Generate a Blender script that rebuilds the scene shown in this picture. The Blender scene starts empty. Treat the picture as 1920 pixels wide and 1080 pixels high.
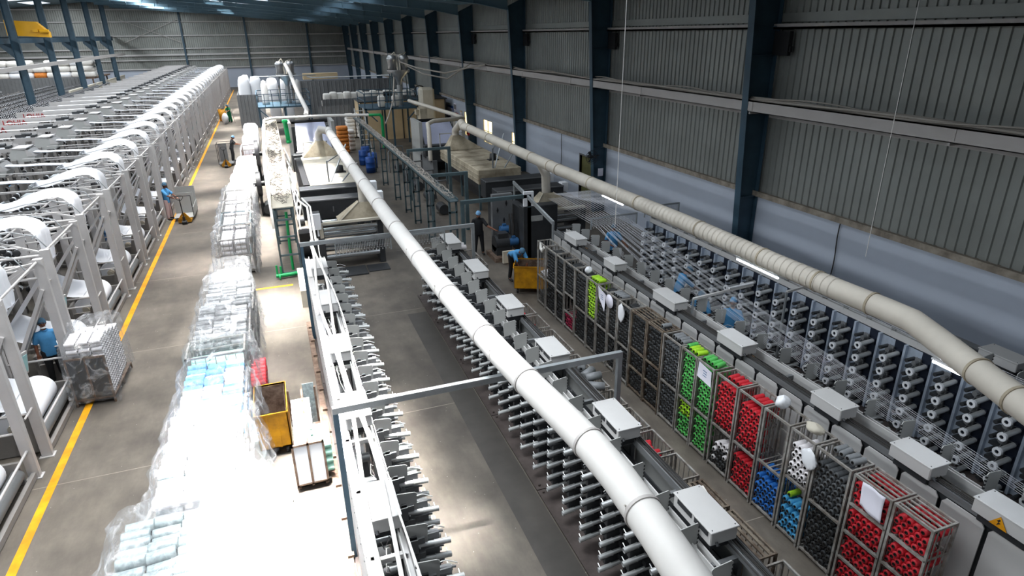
import bpy, math, random
from mathutils import Vector, Matrix, Euler
PI = math.pi
rnd = random.Random(11)
C = bpy.context.scene.collection
SC = bpy.context.scene

# ---------------------------------------------------------------- materials
def lin(c):
    if isinstance(c, str):
        c = [int(c[i:i+2], 16)/255 for i in (0, 2, 4)]
    return [x/12.92 if x <= .04045 else ((x+.055)/1.055)**2.4 for x in c]
def mat(name, col, rough=.6, metal=0, var=0, scale=4, col2=None, bump=0, bscale=None, alpha=None, emit=None, es=1, spec=None):
    m = bpy.data.materials.new(name); m.use_nodes = True
    nt = m.node_tree; N = nt.nodes; L = nt.links
    b = N['Principled BSDF']; c = lin(col)
    b.inputs['Base Color'].default_value = (*c, 1)
    b.inputs['Roughness'].default_value = rough; b.inputs['Metallic'].default_value = metal
    if spec is not None: b.inputs['Specular IOR Level'].default_value = spec
    if var or col2:
        tc = N.new('ShaderNodeTexCoord'); no = N.new('ShaderNodeTexNoise')
        no.inputs['Scale'].default_value = scale; no.inputs['Detail'].default_value = 5; no.inputs['Roughness'].default_value = .62
        L.new(tc.outputs['Object'], no.inputs['Vector'])
        r = N.new('ShaderNodeValToRGB'); L.new(no.outputs['Fac'], r.inputs['Fac'])
        c2 = lin(col2) if col2 else [x*(1-var) for x in c]
        r.color_ramp.elements[0].position = .36; r.color_ramp.elements[0].color = (*c2, 1)
        r.color_ramp.elements[1].position = .64; r.color_ramp.elements[1].color = (*c, 1)
        L.new(r.outputs['Color'], b.inputs['Base Color'])
    if bump:
        tc = N.new('ShaderNodeTexCoord'); no = N.new('ShaderNodeTexNoise'); bp = N.new('ShaderNodeBump')
        no.inputs['Scale'].default_value = bscale or scale*4; no.inputs['Detail'].default_value = 4
        L.new(tc.outputs['Object'], no.inputs['Vector']); L.new(no.outputs['Fac'], bp.inputs['Height'])
        bp.inputs['Strength'].default_value = bump; L.new(bp.outputs['Normal'], b.inputs['Normal'])
    if alpha is not None: b.inputs['Alpha'].default_value = alpha
    if emit:
        b.inputs['Emission Color'].default_value = (*lin(emit), 1); b.inputs['Emission Strength'].default_value = es
    m.diffuse_color = (*c, 1)
    return m
M = {}
def mm(key, *a, **k): M[key] = mat(key, *a, **k)
mm('blue_steel', '3a5566', .5, .1, var=.25, scale=1.5)
mm('blue_steel_dark', '2c4352', .55, .1, var=.25, scale=1.5)
mm('sheet', '959894', .42, .35, var=.18, scale=.6)
mm('sheet_dirty', '8d8a80', .6, .2, var=.35, scale=2, col2='6b6258')
mm('wall_paint', 'bac2d0', .8, 0, var=.06, scale=.7)
mm('ledge', '9a9184', .8, 0, col2='6e655a', scale=3)
mm('beam_grey', 'b8b3b0', .55, .1, var=.08, scale=1)
mm('roof_sheet', '7795a5', .6, .2, var=.1, scale=.5)
mm('skylight', 'dfeaf0', .5, 0, emit='e8f2ff', es=1.3)
mm('yellow_paint', 'f0a80c', .55, var=.12, scale=2, col2='c98508')
mm('mustard', 'd99a10', .55, var=.25, scale=3, col2='a8720c')
mm('joint', '8d867b', .9)
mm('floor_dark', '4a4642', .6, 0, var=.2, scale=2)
mm('loom_grey', 'bfbcbb', .5, .05, var=.1, scale=2)
mm('loom_grey_dark', '8f8b88', .55, .1, var=.15, scale=2)
mm('white_cloth', 'f3f5fb', .75, bump=.15, bscale=14)
mm('white_plastic', 'eef0f4', .5)
mm('black', '1d1d20', .55)
mm('black_gloss', '141416', .3)
mm('dark_grey', '3a3c3f', .5, .2, var=.2, scale=3)
mm('mid_grey', '77797b', .5, .2, var=.12, scale=3)
mm('machine_grey', 'b2b3b1', .5, .1, var=.08, scale=2)
mm('box_grey', 'c6c5c4', .5, .02, var=.05, scale=2)
mm('cream', 'cfc8b8', .7, var=.14, scale=1.6)
mm('cream_dirty', 'bdb29d', .8, col2='8f8470', scale=1.6)
mm('chrome', 'd4d6d8', .22, .95)
mm('steel', 'b5b7b9', .35, .8, var=.1, scale=6)
mm('galv', 'a8adb0', .45, .6, var=.15, scale=5)
mm('rust_steel', '7d6a5c', .75, .2, col2='4f3c30', scale=6)
mm('plate_brown', '5c5350', .6, .25, col2='463e3c', scale=3)
mm('rack_paint', 'a5a39f', .6, .2, col2='7d756d', scale=7)
mm('rack_rust', '857a6c', .75, .2, col2='55463a', scale=7)
mm('duct', 'd3ccc0', .6, .05, var=.14, scale=1.2)
mm('duct_white', 'dad7d3', .6, .05, var=.08, scale=1.5)
mm('navy', '1c2434', .5, .2)
mm('frost', 'bcc8d8', .35, .3, var=.2, scale=4)
mm('cable', 'a9a29a', .7)
mm('cable_mess', '6f6962', .7, var=.5, scale=3)
mm('cable_dark', '2b2826', .7)
mm('cable_white', 'e6e3df', .6)
mm('green_pipe', '12a35c', .45, var=.2, scale=3)
mm('green_frame', '2f5f52', .6, .1, var=.3, scale=3)
mm('teal_frame', '55686e', .6, .15, var=.25, scale=3)
mm('motor_blue', '2d5f8f', .5, .1)
mm('drum_blue', '1f4f9b', .45)
mm('red', 'b3202c', .5)
mm('orange', 'd98232', .7, var=.3, scale=8)
mm('tan', 'cbb591', .8, var=.12, scale=2)
mm('sack', 'e9e6e0', .8, var=.1, scale=6)
mm('paper', 'e8e6f2', .85)
mm('film_blue', 'cfd4ee', .3, .0, var=.15, scale=.8, spec=.7)
mm('khaki', '5d5c34', .7)
mm('window_glow', 'fff2cf', .5, emit='ffe9b0', es=2.6)
mm('tube_glow', 'ffffff', .5, emit='e9f4ff', es=26)
mm('yarn_red', 'c92230', .55, var=.22, scale=18)
mm('yarn_black', '36383a', .5, .1, var=.4, scale=22)
mm('yarn_dark', '55585b', .5, .15, var=.4, scale=22)
mm('yarn_grey', '85888b', .5, .1, var=.2, scale=18)
mm('yarn_green', '58bd5c', .55, var=.25, scale=18)
mm('yarn_lime', 'a8dc2c', .55, var=.2, scale=18)
mm('yarn_blue', '2a74c8', .5, var=.25, scale=18)
mm('yarn_sky', '4aa3d6', .5, var=.2, scale=18)
mm('yarn_white', 'ece8ea', .6, var=.08, scale=18)
mm('yarn_pink', 'b01848', .55, var=.2, scale=18)
mm('yarn_mint', 'a9dccb', .55, var=.15, scale=18)
mm('yarn_pale', 'a2b0b2', .4, .1, var=.45, scale=16)
mm('yarn_sky_sunlit', '8cc3ec', .45, var=.3, scale=10, col2='5a9ad8')  # paler copy of the sky blue yarn, sunlight put into its colour
mm('core', '17130f', .8)
mm('skin', '7a4a34', .55, var=.1, scale=12)
mm('hair', '0d0b0a', .6)
mm('shirt_blue', '4f9ad2', .8, var=.12, scale=9)
mm('shirt_dark', '1b1c20', .85)
mm('trouser_dark', '17181c', .85)
mm('trouser_pink', 'd6bcbc', .85)
mm('cap_blue', '4e7794', .75, var=.3, scale=25)
mm('cap_light', '7fb2df', .75, var=.2, scale=25)
mm('mask', 'e9eef2', .8)
mm('sari_green', '0f7a4c', .8, var=.3, scale=12)
mm('shoe', '121212', .5)
mm('crane_yellow', 'e0a512', .5, var=.1, scale=1)
mm('thread', 'e6e8ee', .45)
mm('extinguisher', 'b01c24', .4)
mm('lohia_red', '9c2b2f', .5)
mm('lohia_dark', '55504e', .5)
mm('wood', 'c08a3e', .7, var=.2, scale=6)

def film_mat(lo=.10, hi=.62):
    m = bpy.data.materials.new('clear_plastic_film'); m.use_nodes = True
    nt = m.node_tree; N = nt.nodes; L = nt.links; N.clear()
    o = N.new('ShaderNodeOutputMaterial'); t = N.new('ShaderNodeBsdfTransparent'); g = N.new('ShaderNodeBsdfGlossy')
    d = N.new('ShaderNodeBsdfTranslucent'); d2 = N.new('ShaderNodeBsdfDiffuse')
    t.inputs['Color'].default_value = (.95, .96, .97, 1); g.inputs['Roughness'].default_value = .22
    g.inputs['Color'].default_value = (1, 1, 1, 1)
    d2.inputs['Color'].default_value = (.9, .92, .96, 1)
    tc = N.new('ShaderNodeTexCoord'); mp = N.new('ShaderNodeMapping'); mp.inputs['Scale'].default_value = (2.6, .8, 2.6)
    no = N.new('ShaderNodeTexNoise'); no.inputs['Scale'].default_value = 1.5; no.inputs['Detail'].default_value = 4
    no.inputs['Distortion'].default_value = 1.6
    L.new(tc.outputs['Object'], mp.inputs['Vector']); L.new(mp.outputs['Vector'], no.inputs['Vector'])
    bp = N.new('ShaderNodeBump'); bp.inputs['Strength'].default_value = .7; bp.inputs['Distance'].default_value = .08
    L.new(no.outputs['Fac'], bp.inputs['Height'])
    for s in (g, d, d2): L.new(bp.outputs['Normal'], s.inputs['Normal'])
    r = N.new('ShaderNodeValToRGB'); L.new(no.outputs['Fac'], r.inputs['Fac'])
    r.color_ramp.elements[0].position = .5; r.color_ramp.elements[0].color = (lo, lo, lo, 1)  # milky streaks stand in for white highlights on the film
    r.color_ramp.elements[1].position = .72; r.color_ramp.elements[1].color = (hi, hi, hi, 1)
    a = N.new('ShaderNodeMixShader'); a.inputs[0].default_value = .55; L.new(d.outputs[0], a.inputs[2]); L.new(d2.outputs[0], a.inputs[1])
    b = N.new('ShaderNodeMixShader'); b.inputs[0].default_value = .35; L.new(a.outputs[0], b.inputs[1]); L.new(g.outputs[0], b.inputs[2])
    c = N.new('ShaderNodeMixShader'); L.new(r.outputs['Color'], c.inputs[0]); L.new(t.outputs[0], c.inputs[1]); L.new(b.outputs[0], c.inputs[2])
    L.new(c.outputs[0], o.inputs['Surface'])
    return m
M['film'] = film_mat(); M['film_milky'] = film_mat(.55, .9)

def floor_mat():
    m = bpy.data.materials.new('polished_concrete'); m.use_nodes = True
    nt = m.node_tree; N = nt.nodes; L = nt.links; b = N['Principled BSDF']
    tc = N.new('ShaderNodeTexCoord')
    def noise(s, det, sc=(1, 1, 1), rough=.6):
        mp = N.new('ShaderNodeMapping'); mp.inputs['Scale'].default_value = sc
        n = N.new('ShaderNodeTexNoise'); n.inputs['Scale'].default_value = s; n.inputs['Detail'].default_value = det; n.inputs['Roughness'].default_value = rough
        L.new(tc.outputs['Object'], mp.inputs['Vector']); L.new(mp.outputs['Vector'], n.inputs['Vector']); return n
    n1 = noise(.55, 6); n2 = noise(3.2, 8, (1, .35, 1), .7); n3 = noise(26, 3)
    r = N.new('ShaderNodeValToRGB'); e = r.color_ramp.elements
    e[0].position = .33; e[0].color = (*lin('544e49'), 1); e[1].position = .68; e[1].color = (*lin('7b746b'), 1)
    L.new(n1.outputs['Fac'], r.inputs['Fac'])
    r2 = N.new('ShaderNodeValToRGB'); e = r2.color_ramp.elements
    e[0].position = .34; e[0].color = (.6, .585, .56, 1); e[1].position = .7; e[1].color = (1.0, .99, .96, 1)
    L.new(n2.outputs['Fac'], r2.inputs['Fac'])
    mx = N.new('ShaderNodeMixRGB'); mx.blend_type = 'MULTIPLY'; mx.inputs[0].default_value = .9
    L.new(r.outputs['Color'], mx.inputs[1]); L.new(r2.outputs['Color'], mx.inputs[2])
    # litter: small pale lint specks
    v = N.new('ShaderNodeTexVoronoi'); v.inputs['Scale'].default_value = 5.5; L.new(tc.outputs['Object'], v.inputs['Vector'])
    r3 = N.new('ShaderNodeValToRGB'); e = r3.color_ramp.elements
    e[0].position = .035; e[0].color = (1, 1, 1, 1); e[1].position = .05; e[1].color = (0, 0, 0, 1)
    L.new(v.outputs['Distance'], r3.inputs['Fac'])
    mx2 = N.new('ShaderNodeMixRGB'); mx2.inputs[2].default_value = (.5, .49, .46, 1)
    mul = N.new('ShaderNodeMath'); mul.operation = 'MULTIPLY'; mul.inputs[1].default_value = .7
    L.new(r3.outputs['Color'], mul.inputs[0]); L.new(mul.outputs[0], mx2.inputs[0]); L.new(mx.outputs['Color'], mx2.inputs[1])
    L.new(mx2.outputs['Color'], b.inputs['Base Color'])
    rr = N.new('ShaderNodeMapRange'); rr.inputs['To Min'].default_value = .45; rr.inputs['To Max'].default_value = .7
    L.new(n2.outputs['Fac'], rr.inputs['Value']); L.new(rr.outputs[0], b.inputs['Roughness'])
    bp = N.new('ShaderNodeBump'); bp.inputs['Strength'].default_value = .06; L.new(n3.outputs['Fac'], bp.inputs['Height']); L.new(bp.outputs['Normal'], b.inputs['Normal'])
    return m
M['floor'] = floor_mat()

# ---------------------------------------------------------------- mesh helper
Z = Vector((0, 0, 1))
class MB:
    def __init__(s): s.v = []; s.f = []; s.sm = []; s.mi = []; s.cur = 0
    def add(s, vs, fs, smooth=False):
        o = len(s.v); s.v.extend([tuple(p) for p in vs])
        for f in fs: s.f.append([o+i for i in f]); s.sm.append(smooth); s.mi.append(s.cur)
        return s
    def box(s, x0, y0, z0, x1, y1, z1):
        vs = [(x, y, z) for x in (x0, x1) for y in (y0, y1) for z in (z0, z1)]
        return s.add(vs, [(0, 1, 3, 2), (4, 6, 7, 5), (0, 4, 5, 1), (2, 3, 7, 6), (0, 2, 6, 4), (1, 5, 7, 3)])
    def bevbox(s, x0, y0, z0, x1, y1, z1, b=.02):
        # box with bevelled vertical and top edges
        def ring(i, z): return [(x0+i, y0+b+0, z), (x0+b, y0+i, z), (x1-b, y0+i, z), (x1-i, y0+b, z), (x1-i, y1-b, z), (x1-b, y1-i, z), (x0+b, y1-i, z), (x0+i, y1-b, z)]
        vs = ring(0, z0)+ring(0, z1-b)+[(min(max(x, x0+b), x1-b), min(max(y, y0+b), y1-b), z1) for x, y, _ in ring(0, 0)]
        fs = []
        for k in range(2):
            for i in range(8): j = (i+1) % 8; fs.append((k*8+i, k*8+j, k*8+8+j, k*8+8+i))
        fs.append(list(range(7, -1, -1))); fs.append([16+i for i in range(8)])
        return s.add(vs, fs)
    def bar(s, p, q, w=.05, h=None, up=Z):
        p = Vector(p); q = Vector(q); h = h or w; d = (q-p).normalized(); up = Vector(up)
        if abs(d.dot(up)) > .98: up = Vector((0, 1, 0)) if abs(d.y) < .9 else Vector((1, 0, 0))
        a = d.cross(up).normalized()*w/2; b = a.cross(d).normalized()*h/2
        vs = [p-a-b, p+a-b, p+a+b, p-a+b, q-a-b, q+a-b, q+a+b, q-a+b]
        return s.add(vs, [(0, 3, 2, 1), (4, 5, 6, 7), (0, 1, 5, 4), (1, 2, 6, 5), (2, 3, 7, 6), (3, 0, 4, 7)])
    def tube(s, p, q, r=.03, n=10, r2=None, caps=True):
        p = Vector(p); q = Vector(q); d = (q-p).normalized(); u = Z if abs(d.z) < .9 else Vector((1, 0, 0))
        a = d.cross(u).normalized(); b = a.cross(d); r2 = r if r2 is None else r2
        c0 = [p+(a*math.cos(2*PI*i/n)+b*math.sin(2*PI*i/n))*r for i in range(n)]
        c1 = [q+(a*math.cos(2*PI*i/n)+b*math.sin(2*PI*i/n))*r2 for i in range(n)]
        s.add(c0+c1, [(i, n+i, n+(i+1) % n, (i+1) % n) for i in range(n)], n > 6)
        if caps:
            s.add(c0, [list(range(n))]); s.add(c1, [list(range(n-1, -1, -1))])
        return s
    def path(s, pts, r=.03, n=8, caps=True, rs=None):
        pts = [Vector(p) for p in pts]; rings = []; ref = None
        for i, p in enumerate(pts):
            d = ((pts[min(i+1, len(pts)-1)]-p).normalized()+(p-pts[max(i-1, 0)]).normalized())
            d = d.normalized() if d.length > 1e-6 else Vector((0, 1, 0))
            if ref is None: ref = Z if abs(d.z) < .9 else Vector((1, 0, 0))
            a = d.cross(ref)
            if a.length < 1e-3: a = d.cross(Vector((1, .3, 0)))
            a.normalize(); b = a.cross(d); ref = b
            R = rs[i] if rs else r
            rings += [p+(a*math.cos(2*PI*k/n)+b*math.sin(2*PI*k/n))*R for k in range(n)]
        fs = []
        for i in range(len(pts)-1):
            for k in range(n): fs.append((i*n+k, (i+1)*n+k, (i+1)*n+(k+1) % n, i*n+(k+1) % n))
        s.add(rings, fs, True)
        if caps: s.add(rings[:n], [list(range(n))]); s.add(rings[-n:], [list(range(n-1, -1, -1))])
        return s
    def lathe(s, prof, o=(0, 0, 0), axis='z', n=16, smooth=True):
        o = Vector(o); vs = []
        for (t, r) in prof:
            for k in range(n):
                c, q = math.cos(2*PI*k/n)*r, math.sin(2*PI*k/n)*r
                vs.append(o+(Vector((c, q, t)) if axis == 'z' else Vector((t, c, q)) if axis == 'x' else Vector((q, t, c))))
        fs = []
        for i in range(len(prof)-1):
            for k in range(n): fs.append((i*n+k, i*n+(k+1) % n, (i+1)*n+(k+1) % n, (i+1)*n+k))
        return s.add(vs, fs, smooth)
    def poly(s, pts, thick, nrm):
        n = len(pts); t = Vector(nrm).normalized()*thick; a = [Vector(p) for p in pts]; b = [p+t for p in a]
        return s.add(a+b, [list(range(n-1, -1, -1)), list(range(n, 2*n))]+[(i, (i+1) % n, n+(i+1) % n, n+i) for i in range(n)])
    def sheet(s, grid, smooth=True):
        r = len(grid); c = len(grid[0]); vs = [p for row in grid for p in row]
        return s.add(vs, [(i*c+j, i*c+j+1, (i+1)*c+j+1, (i+1)*c+j) for i in range(r-1) for j in range(c-1)], smooth)
    def ball(s, c, rx, ry=None, rz=None, n=10, m=7, rot=None):
        ry = rx if ry is None else ry; rz = rx if rz is None else rz; c = Vector(c); vs = []
        for i in range(m+1):
            t = PI*i/m
            for k in range(n):
                v = Vector((rx*math.sin(t)*math.cos(2*PI*k/n), ry*math.sin(t)*math.sin(2*PI*k/n), rz*math.cos(t)))
                if rot: v = rot @ v
                vs.append(c+v)
        fs = [(i*n+k, (i+1)*n+k, (i+1)*n+(k+1) % n, i*n+(k+1) % n) for i in range(m) for k in range(n)]
        return s.add(vs, fs, True)
    def mesh(s, name, m):
        me = bpy.data.meshes.new(name); me.from_pydata(s.v, [], s.f)
        ms = m if isinstance(m, (list, tuple)) else [m]
        for x in ms: me.materials.append(M[x] if isinstance(x, str) else x)
        me.polygons.foreach_set('use_smooth', s.sm)
        if len(ms) > 1: me.polygons.foreach_set('material_index', s.mi)
        me.update(); return me
    def build(s, name, m, parent=None, **kw):
        o = bpy.data.objects.new(name, s.mesh(name, m)); C.objects.link(o)
        if parent is not None: o.parent = parent
        for k, v in kw.items(): o[k] = v
        return o

def tag(o, label, cat, group=None, kind=None):
    o['label'] = label; o['category'] = cat
    if group: o['group'] = group
    if kind: o['kind'] = kind
    return o
def thing(name, label, cat, loc=(0, 0, 0), rz=0, group=None):
    o = bpy.data.objects.new(name, None); C.objects.link(o); o.empty_display_size = .1
    o.location = loc; o.rotation_euler = (0, 0, rz)
    return tag(o, label, cat, group)
def struct(o):
    o['kind'] = 'structure'; return o
def dup(root, loc, rz=None, label=None, group=None, scale=None):
    def cp(o, par):
        c = o.copy(); C.objects.link(c)
        if par is not None: c.parent = par
        for ch in [x for x in KIDS.get(o.name, [])]: KIDS.setdefault(c.name, []).append(cp(ch, c))
        return c
    r = cp(root, None); r.location = loc
    if rz is not None: r.rotation_euler = (0, 0, rz)
    if label: r['label'] = label
    if group: r['group'] = group
    if scale: r.scale = scale
    return r
KIDS = {}
def index_kids(root):
    KIDS[root.name] = list(root.children)
    for c in root.children: index_kids(c)
def inst(src, loc, label=None, rot=None, scale=None):
    o = src.copy(); C.objects.link(o); o.location = loc
    if rot: o.rotation_euler = rot
    if scale: o.scale = scale
    if label: o['label'] = label
    return o
ORD = ['first', 'second', 'third', 'fourth', 'fifth', 'sixth', 'seventh', 'eighth', 'ninth', 'tenth', 'eleventh', 'twelfth', 'thirteenth', 'fourteenth', 'fifteenth', 'sixteenth', 'seventeenth', 'eighteenth', 'nineteenth', 'twentieth']
def ordw(i):
    if i < 20: return ORD[i]
    t, u = divmod(i+1, 10)
    tens = {2: 'twent', 3: 'thirt', 4: 'fort', 5: 'fift'}[t]
    return tens+'ieth' if u == 0 else tens+'y-'+ORD[u-1]
# ---------------------------------------------------------------- camera
cam_d = bpy.data.cameras.new('camera'); cam = bpy.data.objects.new('camera', cam_d); C.objects.link(cam)
cam_d.sensor_width = 36; cam_d.lens = 1184/1920*36; cam_d.clip_end = 400
f = 1184.0
yc = Vector((485-960, 540-67, -f)).normalized(); zc = -Vector((997-960, 540-3467, -f)); zc = (zc-zc.dot(yc)*yc).normalized(); xc = yc.cross(zc)
Rm = Matrix((xc, yc, zc))
cam.matrix_world = Matrix.Translation((0, 0, 7.8)) @ Rm.to_4x4()
SC.camera = cam
SC.view_settings.view_transform = 'Standard'; SC.view_settings.look = 'None'; SC.view_settings.gamma = 1
SC.view_settings.exposure = .1
SC.cycles.use_denoising = True
SC.cycles.max_bounces = 6; SC.cycles.diffuse_bounces = 3; SC.cycles.glossy_bounces = 2; SC.cycles.transparent_max_bounces = 8
SC.cycles.sample_clamp_indirect = 6; SC.cycles.caustics_reflective = False; SC.cycles.caustics_refractive = False

# ---------------------------------------------------------------- shell
XW, YE, XL, YB = 14.0, 118.0, -58.0, -14.0
XR = -22.0                                     # ridge line
def roof_z(x): return 9.75+.085*(XW-x) if x > XR else 9.75+.085*(XW-XR)-.085*(XR-x)
b = MB(); b.add([(XL, YB, 0), (XW+.3, YB, 0), (XW+.3, YE+.3, 0), (XL, YE+.3, 0)], [(0, 1, 2, 3)])
struct(b.build('floor', 'floor'))
b = MB()
for y in (6.6, 12.05, 17.6, 23.4, 29.2, 35, 41, 47, 53, 59, 65, 71, 77, 83, 89, 95, 101, 107): b.box(-6, y, .0, XW, y+.018, .0015)
struct(b.build('trim_1', 'joint'))

def corrugated(mb, x, y0, y1, z0, z1, pitch, depth, sgn, axis='y'):
    n = int(round((y1-y0)/pitch)); pr = []
    for i in range(n):
        a = y0+i*pitch
        pr += [(a, 0), (a+pitch*.62, 0), (a+pitch*.70, depth), (a+pitch*.9, depth), (a+pitch*.98, 0)]
    pr.append((y1, 0)); vs = []
    for z in (z0, z1):
        for (a, d) in pr: vs.append((x+sgn*d, a, z) if axis == 'y' else (a, x+sgn*d, z))
    k = len(pr); mb.add(vs, [(i, i+1, k+i+1, k+i) for i in range(k-1)])
# right side: painted masonry 3 m, ledge, sheet cladding
b = MB()
DR = (26.75, 28.15, 2.2); WN = [(36.3, 37.9, .8, 2.05), (41.7, 43.6, .6, 2.2), (46.9, 48.3, .45, 2.24)]
segs = []; y = YB
for (a, c, zz0, zz1) in sorted([(DR[0], DR[1], 0, DR[2])]+WN):
    b.box(XW, y, 0, XW+.25, a, 3.0)
    if zz0 > 0: b.box(XW, a, 0, XW+.25, c, zz0)
    b.box(XW, a, zz1, XW+.25, c, 3.0); y = c
b.box(XW, y, 0, XW+.25, YE, 3.0)
struct(b.build('wall_right', 'wall_paint'))
b = MB(); b.box(XW-.14, YB, 2.96, XW+.25, YE, 3.08); b.box(XW-.14, YB, 3.08, XW-.10, YE, 3.12); struct(b.build('trim_2', 'ledge'))
b = MB(); corrugated(b, XW+.09, YB, YE, 3.08, 8.1, .245, .035, 1); struct(b.build('wall_right_cladding', 'sheet'))
b = MB(); corrugated(b, XW+.05, YB, YE, 8.0, 9.95, .245, .035, 1); b.box(XW+.0, YB, 7.98, XW+.09, YE, 8.22); struct(b.build('wall_right_cladding', 'sheet'))
b = MB()
for z in (7.86, ): b.box(XW-.16, YB, z-.06, XW+.09, YE, z); b.box(XW-.16, YB, z-.06, XW-.13, YE, z+.08)
b.box(XW-.02, YB, 5.35, XW+.08, YE, 5.43)
struct(b.build('trim_3', 'beam_grey'))
# windows and door in the right wall
for i, (a, c, z0, z1) in enumerate(WN):
    w = MB(); w.box(XW+.02, a, z0, XW+.08, a+.05, z1); w.box(XW+.02, c-.05, z0, XW+.08, c, z1); w.box(XW+.02, a, z0, XW+.08, c, z0+.05); w.box(XW+.02, a, z1-.05, XW+.08, c, z1)
    w.box(XW+.02, (a+c)/2-.03, z0, XW+.08, (a+c)/2+.03, z1); w.box(XW+.02, a, (z0+z1)/2, XW+.08, c, (z0+z1)/2+.04)
    fr = struct(w.build('window_%d' % (i+1), 'cream'))
    g = MB(); g.box(XW+.1, a, z0, XW+.12, c, z1); p = g.build('pane', 'window_glow', fr)
w = MB(); w.box(XW-.02, DR[0]-.07, 0, XW+.2, DR[0], DR[2]+.07); w.box(XW-.02, DR[1], 0, XW+.2, DR[1]+.07, DR[2]+.07); w.box(XW-.02, DR[0], DR[2], XW+.2, DR[1], DR[2]+.07)
dr = struct(w.build('door_1', 'mid_grey'))
w = MB(); w.box(XW+.1, DR[0], .02, XW+.15, (DR[0]+DR[1])/2-.01, DR[2]); w.box(XW+.1, (DR[0]+DR[1])/2+.01, .02, XW+.15, DR[1], DR[2]); w.build('door_leaf', 'khaki', dr)
w = MB(); w.bar((XW+.08, DR[0]+.62, 1.0), (XW+.08, DR[0]+.62, 1.2), .03); w.build('door_handle', 'steel', dr)
# far end wall
b = MB(); b.box(XL, YE, 0, XW+.25, YE+.25, 3.0); struct(b.build('wall_back', 'wall_paint'))
b = MB(); corrugated(b, YE+.05, XL, XW, 3.0, 13.0, .3, .04, 1, 'x'); struct(b.build('wall_back_cladding', 'sheet'))
b = MB()
for z in (3.05, 4.35, 5.05, 6.0, 7.9, 9.9, 11.6): b.box(XL, YE-.3, z, XW, YE+.05, z+(.26 if z == 5.05 else .16))
struct(b.build('trim_4', 'box_grey'))
for i, x in enumerate((7.6, -1.9, -11.2, -29, -38)):
    b = MB(); b.box(x-.14, YE-.42, 0, x+.14, YE-.38, roof_z(x)); b.box(x-.14, YE-.14, 0, x+.14, YE-.1, roof_z(x)); b.box(x-.015, YE-.4, 0, x+.015, YE-.12, roof_z(x))
    tag(b.build('wind_column', 'blue_steel'), 'blue steel wind column against the far end wall, %s from the right corner' % ORD[i], 'column', 'wind columns of the end wall')
b = MB()
for (xa, za, xb, zb) in ((-19.4, 10.3, -11.5, 7.0), (-19.4, 7.0, -11.5, 10.3)): b.bar((xa, YE-.45, za), (xb, YE-.45, zb), .07)
tag(b.build('cross_bracing', 'beam_grey'), 'crossed grey bracing rods high on the end wall', 'bracing')
# far-left and rear shell of the building, left and behind the camera
b = MB(); b.box(XL-.2, YB, 0, XL, YE, 9.9); struct(b.build('wall_left', 'sheet'))
b = MB(); b.box(XL, YB-.2, 0, XW, YB, 13); struct(b.build('wall_front', 'sheet'))
# roof: sheets with translucent skylight panels set in them
COLS = {-.45: (3.4, [(-3, 6), (8.8, 8.6), (19.3, 4.4), (28, 7.5), (38, 8), (48.5, 7), (59, 7), (69, 7), (79, 7), (89, 7), (99, 7), (109, 7)]),
        -12.5: (1.6, [(y, 6.5) for y in range(-9, 118, 10)]), -28: (2.4, [(y, 6.5) for y in range(-9, 118, 10)]), -3.7: (1.3, [(y, 7) for y in range(6, 112, 12)]), 6.5: (1.6, [(y, 7) for y in range(6, 112, 12)]), -38: (1.6, [(y, 6.5) for y in range(-9, 118, 10)])}  # rows over the loom aisle and the racks are added to match fill lights
SKY = [(x, y, w, l) for x, (w, ys) in COLS.items() for y, l in ys]
b = MB()
xs = sorted([XL, XR, XW+.2]+[v for h in COLS for v in (h-COLS[h][0]/2, h+COLS[h][0]/2)])
for i in range(len(xs)-1):
    x0, x1 = xs[i], xs[i+1]; mid = (x0+x1)/2
    h = [q for q in COLS if abs(q-mid) < COLS[q][0]/2]
    if not h: b.add([(x0, YB, roof_z(x0)), (x1, YB, roof_z(x1)), (x1, YE+.2, roof_z(x1)), (x0, YE+.2, roof_z(x0))], [(0, 1, 2, 3)])
    else:
        yp = YB
        for q in COLS[h[0]][1]+[None]:
            y1 = YE+.2 if q is None else q[0]-q[1]/2
            b.add([(x0, yp, roof_z(x0)), (x1, yp, roof_z(x1)), (x1, y1, roof_z(x1)), (x0, y1, roof_z(x0))], [(0, 1, 2, 3)])
            if q is not None: yp = q[0]+q[1]/2
struct(b.build('ceiling', 'roof_sheet'))
b = MB()
for (x, y, w, l) in SKY: b.add([(x-w/2, y-l/2, roof_z(x-w/2)+.02), (x+w/2, y-l/2, roof_z(x+w/2)+.02), (x+w/2, y+l/2, roof_z(x+w/2)+.02), (x-w/2, y+l/2, roof_z(x-w/2)+.02)], [(0, 1, 2, 3)])
struct(b.build('window_4', 'skylight'))  # includes the panel rows added above the fill lights
b = MB()   # purlins
x = XW-.7
while x > -24: b.box(x-.03, YB, roof_z(x)-.2, x+.03, YE, roof_z(x)-.02); x -= 1.5
struct(b.build('trim_5', 'roof_sheet'))

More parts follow.
